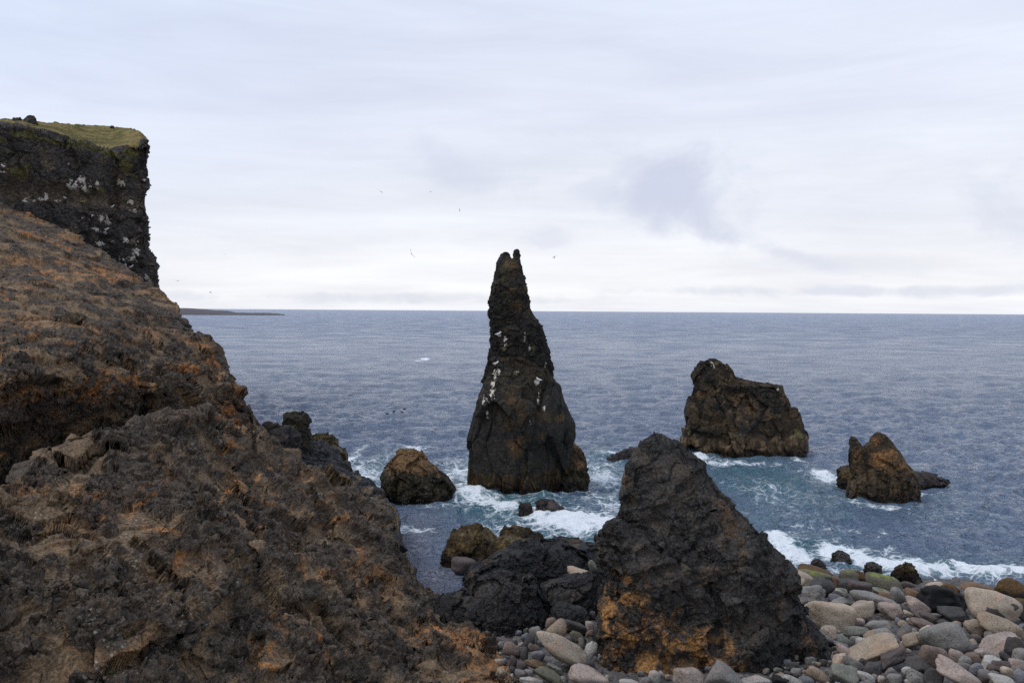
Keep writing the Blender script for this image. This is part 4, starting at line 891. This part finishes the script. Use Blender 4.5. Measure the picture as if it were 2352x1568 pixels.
# tile, x, y, w, h, tilt (down to the right), shape, colour, pits, label or None, extras
STONES = """
A 800 275 740 250 12 r wet .2 long weed topped boulder at the water's edge above the green topped slab|w1
A 780 355 640 250 8 r olv .2 long smooth boulder with a bright green algae rim beside the pinnacle|g1
A 540 410 420 330 18 e bei .1 smooth beige boulder tucked against the right side of the pinnacle
A 900 540 470 310 8 r drk .1 dark two toned boulder under the green rimmed one
A 730 690 660 350 8 k gry .9 rough pitted grey stone with a raised pink tip beside the pinnacle
A 1160 760 280 160 8 e blu .2 smooth slate blue cobble right of the rough pitted tipped stone
A 1200 695 210 160 25 p drk .1 -
A 1440 345 500 250 8 r olv .3 olive boulder with an orange weed stain on its left side|g.6
A 1640 370 320 220 20 k wet .2 weed covered rock behind the orange stained olive boulder|w.9
A 1400 490 400 220 -2 r drk .4 long dark rounded stone in front of the orange stained olive boulder
A 1610 600 490 350 8 p mar .2 dark brown steep sided stone rising to a flat top by the algae boulder
A 2060 475 640 350 8 e olv .3 biggest green capped boulder of the beach, smooth and olive|g.9
A 2040 655 380 150 8 e gre .1 low pale green stone under the biggest green capped boulder|g.9
A 1810 810 880 330 9 r gry .9 long pitted grey boulder lying across the middle of the beach
A 1290 850 440 160 5 p gry .3 -
A 1000 1090 910 540 8 r bei .5 largest beige boulder, smooth with a fold, at the right foot of the pinnacle
A 1640 1010 540 330 -5 r bei .8 speckled beige stone touching the right end of the largest beige boulder
A 2190 985 410 280 5 p pnk .4 pinkish blocky stone right of the speckled beige stone
A 610 890 200 160 5 e drk .2 -
A 1180 470 200 240 -30 p brn .2 rusty brown stone under the orange stained olive boulder
A 1270 640 280 130 10 e pal .1 low whitish stone with a green smear between darker boulders|g.9
A 460 590 230 330 30 p bei .4 -
A 2330 720 280 300 -10 r gry .7 rounded grey stone with an orange cheek above the pink wedge stone|w.2
A 2090 720 280 150 10 r brn .2 -
B 650 540 340 140 4 p bei .2 flat topped beige stone at the waterline behind the jet black rock
B 970 570 360 160 8 r ora .1 orange weed covered stone behind the jet black rock|w1
B 1480 570 690 240 8 e brn .2 broad rounded brown boulder at the waterline
B 2110 630 620 410 12 r wet .2 big dark weed speckled boulder at the right end of the waterline|w.75
B 880 800 1070 480 5 k blk .1 jet black jagged rock behind the stained beige boulder
B 1710 900 1050 640 14 r bei .35 tall beige boulder blotched with black stains|s1
B 250 680 280 170 12 e brn .1 rounded olive brown stone left of the jet black rock|g.45
B 310 920 440 360 28 a pnk .2 pink wedge shaped stone leaning against the jet black rock
B 200 1000 280 170 20 a drk .1 -
B 1050 1090 620 270 4 a drk .1 dark grey slab with a flat top in front of the jet black rock
B 330 630 200 120 5 e mar .1 -
B 140 520 280 150 12 e mar .1 low wet purple stone at the water's edge
B 2290 1000 210 330 10 k drk .1 dark wet rock behind the right side of the stained boulder|w.4
B 1440 630 260 90 3 e tan .1 -
B 170 1050 210 130 20 e bei .2 -
B 590 1130 360 160 5 p mar .1 -
B 650 1090 270 100 3 e gry .1 -
B 2330 840 260 140 8 e olv .1 -|w.6
C 1010 225 350 200 5 r bei .9 speckled beige brown stone under the largest beige boulder
C 1250 235 125 90 15 p gry .2 -
C 1530 225 480 220 6 r gre .7 broad grey green pitted stone with a small knob on top
C 1550 380 290 170 5 r gry .6 -
C 970 330 340 230 32 e gry .3 long grey stone sloping down beside the pinnacle's right foot
C 1330 400 300 200 15 r gre .9 -
C 1200 310 210 110 -15 p pnk .2 -
C 1270 455 360 120 14 e gry .2 -
C 1340 590 340 220 18 e pnk .2 pinkish stone with a blue grey end at the edge of the pinnacle foot
C 1480 480 160 150 -10 r drk .2 -
C 1470 580 230 180 10 p drk .2 -
C 1720 500 290 280 -10 r pal .9 round pale speckled stone left of the long tilted slab
C 1760 555 190 120 -8 e pnk .1 -
C 1840 270 320 250 -20 a tan .2 tan stone with one flat broken face above the long tilted slab
C 1920 390 150 200 -32 s drk .1 -
C 2090 290 560 280 8 a gry .4 sharp edged grey rock above the long tilted slab
C 1920 560 950 470 -26 s tan .35 long tilted grey brown slab pointing up to the right
C 2230 730 580 360 -20 k mar .1 dark purple jagged rock beneath the long tilted slab
C 1210 800 250 290 -5 p crm .1 cream coloured upright stone at the right foot of the pinnacle
C 1500 840 410 310 22 p gry .3 grey rounded wedge right of the cream upright stone
C 1680 800 170 150 25 r drk .1 -
C 1880 910 470 330 6 k drk .3 lumpy dark grey stone with two small bumps on top
C 840 1030 460 310 25 e tan .2 smooth tan stone sloping to the right in front of the pinnacle
C 1290 1030 570 380 10 a gre .1 angular grey green block with one dark slanting face
C 320 1110 470 190 12 r pal .9 pale stone full of dark pits in front of the pinnacle
C 600 1140 280 150 10 e blu .2 -
C 130 1140 330 170 8 k blk .1 -
C 1740 1090 400 240 14 r pal .6 pale lumpy stone in front of the lumpy dark grey one
C 1890 1070 120 110 20 r gry .3 -
C 2020 1095 170 110 -5 e pnk .2 -
C 2200 1000 310 230 -8 p mau .3 mauve brown stone left of the dark peaked stone
C 2270 1100 300 210 -10 r gry .3 -
C 1950 115 490 230 4 r gry .5 flat topped grey stone left of the sharp edged rock
C 1510 95 300 150 6 r mar .1 -
C 1610 45 230 130 6 e pnk .3 -
C 1740 130 170 130 3 a drk .1 -
D 900 350 940 560 5 r gry 1.0 largest round grey boulder with many holes, right of the pink brown egg
D 1420 140 480 300 12 r tan .9 pitted tan stone between the two big holed boulders
D 1930 150 870 420 14 r tan .9 big sloping tan boulder with holes at the right edge
D 1850 420 770 340 -15 p pnk .4 long pink grey stone below the sloping tan boulder
D 1720 305 330 170 -5 p mau .3 -
D 1460 335 200 130 3 e mar .1 -
D 700 710 530 410 12 e red .3 egg shaped pink brown stone in front of the largest holed boulder
D 500 560 220 150 -15 e gry .1 -
D 1080 695 310 250 10 r pnk .7 -
D 1360 675 310 180 6 p red .4 square ended reddish stone in the middle of the cobbles
D 1620 640 440 210 10 e pnk .3 smooth curved pink stone right of the square ended reddish one
D 1230 755 280 170 6 r gry .7 -
D 1330 720 140 100 20 r blu .2 -
D 1690 800 400 260 -6 a pal .2 pale angular stone with streaky faces
D 1880 865 500 210 5 k mar .2 dark maroon stone in front of the pale angular one
D 2240 860 290 270 15 p pnk .5 pinkish beige five sided stone at the right edge
D 2190 550 430 370 -10 a drk .1 dark wet block with a broken black top at the right edge
D 2280 650 290 230 5 r gry .8 -
D 1950 640 190 120 -25 e gry .3 -
D 1990 700 280 190 15 k drk .2 -
D 1210 870 310 160 5 p mau .2 -
D 1440 920 300 250 8 r blu .3 rounded bluish stone above the large pale pink boulder
D 1640 1040 280 250 12 r gry .7 -
D 1790 1000 180 120 10 r gry .4 -
D 2040 990 310 230 24 p bei .6 -
D 1190 1070 880 560 26 r pnk .3 largest pale pink boulder at the bottom edge
D 1970 1150 550 290 16 e pal .2 pale smooth stone at the bottom edge right of the pale pink boulder
D 2290 1070 290 280 -20 r blu .3 -
D 300 1070 390 270 8 r gry .8 grey pitted stone with round outline at the bottom edge
D 640 1070 420 310 3 a drk .2 dark grey block with a notch on top at the bottom edge
D 330 840 630 350 5 p drk .3 dark grey peaked stone left of the pink brown egg
D 140 960 190 160 -15 r pal .3 -
D 290 365 420 250 -14 r tan .4 -
D 280 250 240 170 8 r gry .8 -
D 100 260 280 350 15 r mau .2 -
D 420 410 180 230 -20 p drk .1 -
D 480 90 520 220 10 p red .3 reddish brown blocky stone above the largest holed boulder
D 490 195 250 150 -15 e crm .1 yellowish stone half hidden behind the largest holed boulder
D 290 165 290 140 14 e mar .1 -
D 850 60 220 100 3 e drk .1 -
D 1080 85 190 140 15 p tan .2 -
D 1590 1110 210 140 15 e mar .2 -
D 1400 410 150 130 25 r tan .6 -
D 1400 500 150 130 5 r gry .5 -
D 60 1070 130 150 8 k drk .1 -
D 160 1150 150 90 5 e pal .2 -
D 90 80 230 140 10 r tan .9 -
E 1060 660 850 580 24 p bei .15 big smooth boulder of beige, green and pink between the left slope and the pinnacle|g.35
E 980 380 340 300 -30 e tan .3 tan stone leaning on the big smooth three coloured boulder
E 650 405 240 230 12 a gry .4 -
E 870 265 190 220 10 e red .2 round red brown stone above the leaning tan stone
E 960 175 240 130 -8 r gre .2 -
E 1130 200 220 140 5 p tan .3 -
E 1260 310 350 200 14 r drk .2 dark stone fading to pink at its right end, over the big smooth boulder
E 1490 300 150 150 8 r pnk .2 -
E 540 535 190 180 15 r drk .3 -
E 600 625 200 130 20 p red .2 -
E 270 645 310 200 12 e red .2 pinkish brown two lobed stone beside the rusty edge of the left slope
E 90 585 130 110 10 r gry .2 -
E 460 720 130 190 5 r drk .2 -
E 670 745 220 140 6 r blu .3 -
E 650 880 410 200 16 p brn .3 brown bone shaped stone lying below the big smooth boulder
E 290 860 140 200 10 e mar .2 -
E 430 915 170 170 10 r mar .2 -
E 940 960 280 200 25 a gre .2 -
E 880 1070 500 220 14 p olv .6 grey olive stone with a round hole at the bottom edge
E 1420 1100 640 300 8 r pnk .6 flat topped pink granular boulder at the bottom edge by the pinnacle
E 1380 945 280 130 8 p red .4 -
E 1480 895 160 140 -10 r drk .3 -
E 1470 660 240 280 32 a pal .3 pale grey sharp stone against the left foot of the pinnacle
E 1310 475 270 180 18 a olv .3 -
E 1370 560 140 170 -15 r mau .2 -
E 1500 405 140 100 -5 p red .2 -
E 400 1050 190 130 10 r mau .4 -
E 520 1025 160 110 3 r gry .2 -
E 570 1135 390 130 5 p pal .2 -
E 1180 525 120 90 8 e drk .1 -
E 890 60 100 100 8 r pnk .2 -
E 930 115 170 100 -12 e pnk .2 -
E 1360 225 110 70 5 r drk .1 -
E 1500 85 130 130 5 r mau .3 -
F 390 425 175 180 12 e pal .9 small upright pale pitted stone in front of the pinnacle's orange foot
F 270 470 170 110 -12 r mau .4 -
F 900 440 450 240 5 r pnk .7 pink and grey holed boulder in front of the pinnacle at the bottom edge
F 1320 410 550 340 12 a gry .3 largest faceted grey stone in front of the pinnacle at the bottom edge
F 1750 490 440 110 -3 r pal .5 -
F 60 495 290 90 6 r pal .3 -
G 400 632 300 125 0 e mar .2 low reddish boulder half under water beside the golden weed boulder
G 1790 735 250 130 8 r bei .3 beige stone perched on the black rocks beside the pinnacle
G 1985 662 95 150 -15 r gre .2 upright beige green stone between black rock and pinnacle
"""
def build_stones():
    for ln in STONES.strip().splitlines():
        f = ln.split(None, 9); ox, oy, sc = TILE[f[0]]
        x, y, w, h, rot = map(float, f[1:6]); kind, ck, pits = f[6], f[7], float(f[8])
        ex = f[9].split('|') if len(f) > 9 else ['-']
        label = ex[0].strip(); kw = {}
        if len(ex) > 1:
            e = ex[1].strip(); kw = {dict(g='algae', w='weed', s='stain')[e[0]]: float(e[1:])}
        px, py = (ox + x / sc) / 1.74150, (oy + y / sc) / 1.74150
        k = 1 / sc / 1.7415
        group = 'larger beach stones'
        if label == '-':
            group = 'mid sized %s beach stones' % ADJ[ck]
            label = 'mid sized %s stone wedged between larger beach stones' % ADJ[ck]
        o = place_stone(px, py, w * k, h * k, rot, kind, ck, label, group, pits, sink=.42 if f[0] != 'G' else .3, **kw)
        if f[0] == 'G':
            if 'reddish' in label: p = at(px, py, 42.5); s = 42.5
            else: p = at(px, py, 35.2)
            o.location = p
build_stones()

def build_fill():
    """small cobbles seen in the gaps"""
    r = np.random.RandomState(12); n = 0; cols = ['gry', 'gry', 'gre', 'pnk', 'drk', 'mau', 'tan', 'blu', 'mar', 'pal']
    tries = 0
    while n < 225 and tries < 9000:
        tries += 1
        u_ = r.rand()
        if u_ < .07: px, py = r.uniform(1350, 1980), r.uniform(1535, 1582)
        elif u_ < .30: px, py = r.uniform(1770, 1960), r.uniform(1478, 1565)
        elif u_ < .76: px, py = r.uniform(1830, 2560), r.uniform(1325, 1590)
        else: px, py = r.uniform(1130, 1400), r.uniform(1395, 1572)
        lim = interp([(1325, 1840), (1400, 1840), (1450, 1855), (1480, 1850), (1500, 1815), (1524, 1800), (1528, 0)], py) if px > 1500 else -1
        if px < lim or (px > 1500 and py < interp([(1830, 1335), (2060, 1370), (2600, 1385)], px)): continue
        w = r.uniform(9, 26) * (.6 + .5 * (py - 1325) / 250); h = w * r.uniform(.55, .95)
        if any(((px - a) / (b2 * .72 + w * .2)) ** 2 + ((py - b) / (c2 * .72 + h * .2)) ** 2 < 1 for a, b, b2, c2 in PLACED): continue
        ck = cols[r.randint(len(cols))]
        place_stone(px, py, w, h, r.uniform(-22, 22), 'rrepa'[r.randint(5)], ck, 'small %s cobble filling a gap between the beach stones' % ADJ[ck], 'small %s cobbles' % ADJ[ck], r.uniform(.1, .8), sink=.15)
        n += 1
build_fill()

# small rocks in the wash
rock('sea_rock', [lobe([(1266, 1922, 1936), (1272, 1914, 1946), (1282, 1910, 1956), (1292, 1908, 1958), (1300, 1908, 1958)], 44.6, .9, 150, 80, -.6)], [('f', .5, .14), ('b', .2, .08)], M_purple, 910, 'small dark pointed rock in the white wash right of the pinnacle')
rock('sea_rock', [lobe([(1283, 1873, 1884), (1288, 1866, 1892), (1296, 1864, 1898), (1305, 1864, 1898)], 43.6, .9, 110, 60, -.6)], [('f', .5, .12), ('b', .2, .07)], M_purple, 912, 'small low dark rock in the wash close to the pinnacle')
rock('sea_rock', [lobe([(1289, 1998, 2010), (1293, 1990, 2018), (1300, 1988, 2024), (1308, 1988, 2024)], 43.0, .8, 110, 50, -.6)], [('f', .5, .1), ('b', .2, .06)], M_purple, 914, 'dark rock barely showing under a breaking wave')
rock('boulder', [lobe([(1294, 2078, 2092), (1299, 2068, 2098), (1308, 2058, 2104), (1320, 2050, 2112), (1332, 2048, 2116), (1342, 2048, 2116)], 41.2, .9, 220, 130, -.5)], [('n', .8, .1), ('f', .5, .12), ('b', .16, .07)], M_weed, 916, 'weed streaked conical boulder at the edge of the breaking waves', 'boulder', paint=dict(weed=[(2080, 1302, 34, 12, .85)]))

# knobs on the cliff top
for (px, py, w, h, d, lab) in [(39, 275, 20, 10, 92, 'small dark mound, left of two on the grassy cliff top'), (70, 272, 26, 14, 92, 'larger grassy knob, right of two on the grassy cliff top'), (258, 291, 10, 4, 95, 'tiny dark rock near the right end of the cliff top')]:
    rock('rock', [lobe([(py - h / 2, px - w * .25, px + w * .25), (py - h * .2, px - w * .42, px + w * .42), (py + h * .2, px - w * .5, px + w * .5), (py + h, px - w * .6, px + w * .6)], 0, .8, 90, 50, at(px, py + h, d)[2], D=d)], [('f', .6, .15), ('b', .3, .1)], M_cliff, 920 + int(px), lab, paint=dict(moss=[(px, py, 10, 4, .5)]))

# ------------------------------------------------------------------ grass tufts on the near slope
def build_tufts():
    m, t = mat('tuft'); hi = t.n('ShaderNodeObjectInfo').outputs['Random']
    b = finish(t, t.mix(hi, (.07, .12, .022), (.15, .15, .04)), .7)
    names = ['bright green grass tuft in the dark hollow near the left edge', 'pale grass tuft on the ledge above the lower left corner', 'green grass tuft under the long dark hollow', 'largest grass tuft near the bottom left', 'dry olive tuft half way up the left side', 'bright green tuft under the rusty ledge on the slope', 'leafy tuft with small flowers high on the near slope', 'lone green tuft near the bottom middle of the slope', 'thin tuft just above the largest grass tuft', 'tiny tuft in the middle of the near slope', 'moss green tuft on the upper right of the near slope', 'small tuft beside a rusty vein low on the slope']
    pos = [(215, 1245, 26), (355, 1325, 30), (690, 1300, 26), (678, 1485, 50), (418, 738, 30), (1485, 945, 22), (1520, 360, 18), (1502, 1362, 18), (460, 1408, 22), (1207, 900, 16), (1440, 190, 14), (1060, 1000, 12)]
    r = np.random.RandomState(3)
    for (tx, ty, w), lab in zip(pos, names):
        px, py = tx / 1.521 / 1.7415, (1700 + ty / 1.521) / 1.7415
        c, n = surf('near', px, py + w * .12); rad = w / 1.521 / 1.7415 / FPX * c[1] * .5
        V, Fq = [], []
        for k in range(90):
            a = r.uniform(0, 6.28); rr = rad * r.uniform(0, .8); ln = rad * r.uniform(.8, 1.9); wd = rad * .05
            o = c + np.array([math.cos(a) * rr, math.sin(a) * rr, -.03]); ln2 = r.uniform(.2, .9) * ln
            tip = o + np.array([math.cos(a) * ln2, math.sin(a) * ln2, ln * r.uniform(.35, .9)]); mid = (o + tip) / 2 + np.array([0, 0, ln * .18])
            s = np.array([-math.sin(a), math.cos(a), 0]) * wd; i = len(V)
            V += [o - s, o + s, mid + s * .7, mid - s * .7, tip - s * .1, tip + s * .1]; Fq += [[i, i + 1, i + 2, i + 3], [i + 3, i + 2, i + 5, i + 4]]
        V = np.array(V); me = mesh('grass_tuft', V - c, np.array(Fq), m, None)
        o = link('grass_tuft', me, lab, 'grass tuft', 'grass tufts on the near slope'); o.location = c
build_tufts()

# ------------------------------------------------------------------ birds
def bird_mesh(name, spine, wings, wing_flat, cols):
    """one continuous skinned body; spine / wings are chains of (x, y, z, radius)"""
    me = bpy.data.meshes.new(name); o = bpy.data.objects.new(name, me); COL.objects.link(o)
    co, ed, rad = [], [], []
    for k, p in enumerate(spine):
        co.append(p[:3]); rad.append(p[3])
        if k: ed.append((k - 1, k))
    for root, ch in wings:
        prev = root
        for p in ch:
            co.append(p[:3]); rad.append(p[3]); ed.append((prev, len(co) - 1)); prev = len(co) - 1
    me.from_pydata(co, ed, []); me.update()
    sk = o.modifiers.new('s', 'SKIN'); sb = o.modifiers.new('b', 'SUBSURF'); sb.levels = 1; sb.render_levels = 1
    for v, r in zip(me.skin_vertices[0].data, rad): v.radius = (r, r)
    me.skin_vertices[0].data[2].use_root = True
    dg = bpy.context.evaluated_depsgraph_get(); ev = bpy.data.meshes.new_from_object(o.evaluated_get(dg)); ev.name = name
    bpy.data.objects.remove(o)
    V = np.array([v.co[:] for v in ev.vertices])
    if wing_flat:
        zc = np.interp(np.abs(V[:, 0]), *wing_flat); f = sst(np.abs(V[:, 0]), .05, .12)
        V[:, 2] = V[:, 2] * (1 - f) + (zc + (V[:, 2] - zc) * .22) * f; V[:, 1] = V[:, 1] * (1 - f) + (.03 - .10 * np.abs(V[:, 0]) + (V[:, 1] - .03) * 2.3) * f
    ev.vertices.foreach_set('co', V.astype(F32).ravel()); ev.update()
    C = np.array([cols(*p) for p in V]); a = ev.attributes.new('tint', 'FLOAT_COLOR', 'POINT')
    a.data.foreach_set('color', np.c_[C, np.ones(len(C))].astype(F32).ravel()); ev.materials.clear(); ev.materials.append(M_feather)
    for p in ev.polygons: p.use_smooth = True
    return ev
M_feather, t = mat('feather'); finish(t, t.attr('tint').outputs['Color'], .8)
WHITE, GREY, TIP = (.8, .8, .8), (.48, .5, .54), (.10, .10, .10)
def flycol(x, y, z): return TIP if abs(x) > .42 else (GREY if abs(x) > .09 and z > -.5 else ((.6, .5, .1) if y > .215 else WHITE))
SP = [(0, -.20, 0, .012), (0, -.13, 0, .03), (0, -.02, -.005, .055), (0, .08, 0, .055), (0, .14, .01, .038), (0, .185, .015, .036), (0, .225, .008, .009)]
def wingset(dih): return [(3, [(s * .10, .06, .02, .03), (s * .24, .07, .02 + dih * .14, .026), (s * .40, .02, .02 + dih * .22, .018), (s * .52, -.07, .02 + dih * .24, .006)]) for s in (-1, 1)]
FLY = [bird_mesh('gull', SP, wingset(d_), ([0, .10, .24, .40, .52], [0, .02, .02 + d_ * .14, .02 + d_ * .22, .02 + d_ * .24]), flycol) for d_ in (.35, 1.1, -.3)]
def sitcol(x, y, z): return (.6, .5, .1) if y > .205 and z > .2 else (WHITE if (z > .19 or y > .06 or z < .06) else (TIP if y < -.19 else GREY))
SIT = bird_mesh('gull', [(0, -.26, .06, .01), (0, -.17, .085, .03), (0, -.06, .10, .062), (0, .05, .13, .07), (0, .115, .19, .042), (0, .15, .235, .042), (0, .20, .232, .014), (0, .22, .225, .006)], [(2, [(-.025, -.03, .04, .012), (-.025, -.01, -.03, .008)]), (2, [(.025, -.03, .04, .012), (.025, -.01, -.03, .008)])], None, sitcol)
for i, (px, py, d, k, ry, rz, rx, lab) in enumerate([(945, 582, 72, 0, 62, 20, 0, 'pale gull banking steeply over the sea left of the stack'), (875, 440, 105, 2, 35, -40, 0, 'lone thin winged gull high in the sky above the left horizon'), (990, 441, 150, 0, 5, 60, 0, 'faint distant gull level with the higher lone gull'), (1273, 592, 112, 1, 0, 120, 10, 'gull flying just right of the stack tip'),
        (408, 645, 80, 0, 0, 0, 8, 'gull gliding with level wings beside the left cliff'), (484, 672, 150, 1, 0, 90, 0, 'small dark gull low over the horizon beside the left cliff'), (516, 583, 190, 2, 20, 40, 0, 'speck of a gull in the sky between cliff and stack'), (1056, 483, 170, 0, 40, 80, 0, 'faint gull in the sky just left above the stack tip')]):
    o = link('gull', FLY[k], lab, 'gull', 'gulls in flight'); o.location = at(px, py, d); o.rotation_euler = (math.radians(rx), math.radians(ry), math.radians(rz)); o.scale = (.95,) * 3
for (key, px, py, rz, lab) in [('stack', 1143, 768, -100, 'topmost white gull perched on the left side of the tall stack'), ('stack', 1137, 836, -90, 'white gull on a nest at the left shoulder of the tall stack'), ('stack', 1239, 872, 80, 'white gull perched on the right side of the tall stack'),
        ('cliff', 176, 425, 60, 'white gull among the largest droppings patch on the cliff'), ('cliff', 258, 474, -80, 'white gull on the cliff above the white streaked cleft'), ('cliff', 210, 499, 90, 'white gull on a lone pale nest left of the cleft'), ('cliff', 245, 526, -60, 'white gull low in the white streaked cleft'), ('cliff', 237, 560, 40, 'white gull on the ledge below the cleft'),
        ('cliff', 150, 454, 80, 'white gull on the pale ash band of the cliff'), ('cliff', 290, 556, -90, 'white gull left on the wide lower nest ledge'), ('cliff', 318, 574, 100, 'white gull right on the wide lower nest ledge'), ('cliff', 282, 600, 60, 'white gull below the wide lower nest ledge'), ('cliff', 303, 612, -70, 'lowest white gull on the dark face of the cliff'), ('cliff', 9, 385, 80, 'white gull at the far left of the cliff')]:
    c, n = surf(key, px, py + 2, 3); o = link('gull', SIT, lab, 'gull', 'gulls perched on the rock'); nn = np.array([n[0], n[1], 0]); o.location = c + nn * .06 + np.array([0, 0, .04]); o.rotation_euler = (0, 0, math.radians(rz)); o.scale = (1.25,) * 3
def duckcol(x, y, z): return (.055, .035, .025)
DUCK = bird_mesh('duck', [(0, -.28, .08, .02), (0, -.2, .05, .07), (0, -.05, .04, .11), (0, .1, .05, .10), (0, .17, .12, .05), (0, .2, .2, .055), (0, .26, .19, .025), (0, .30, .18, .01)], [], None, duckcol)
for px, py, rz, lab in [(889, 951, 90, 'brown duck swimming at the near end of the floating group'), (905, 945, -80, 'brown duck swimming second from the near end'), (923, 947, 70, 'smallest brown duck of the floating group'), (929, 940, -90, 'brown duck farthest out of the floating group')]:
    p = sea_at(px, py + 2); o = link('duck', DUCK, lab, 'duck', 'ducks on the water'); o.location = p + np.array([0, 0, .12]); o.rotation_euler = (0, 0, math.radians(rz))
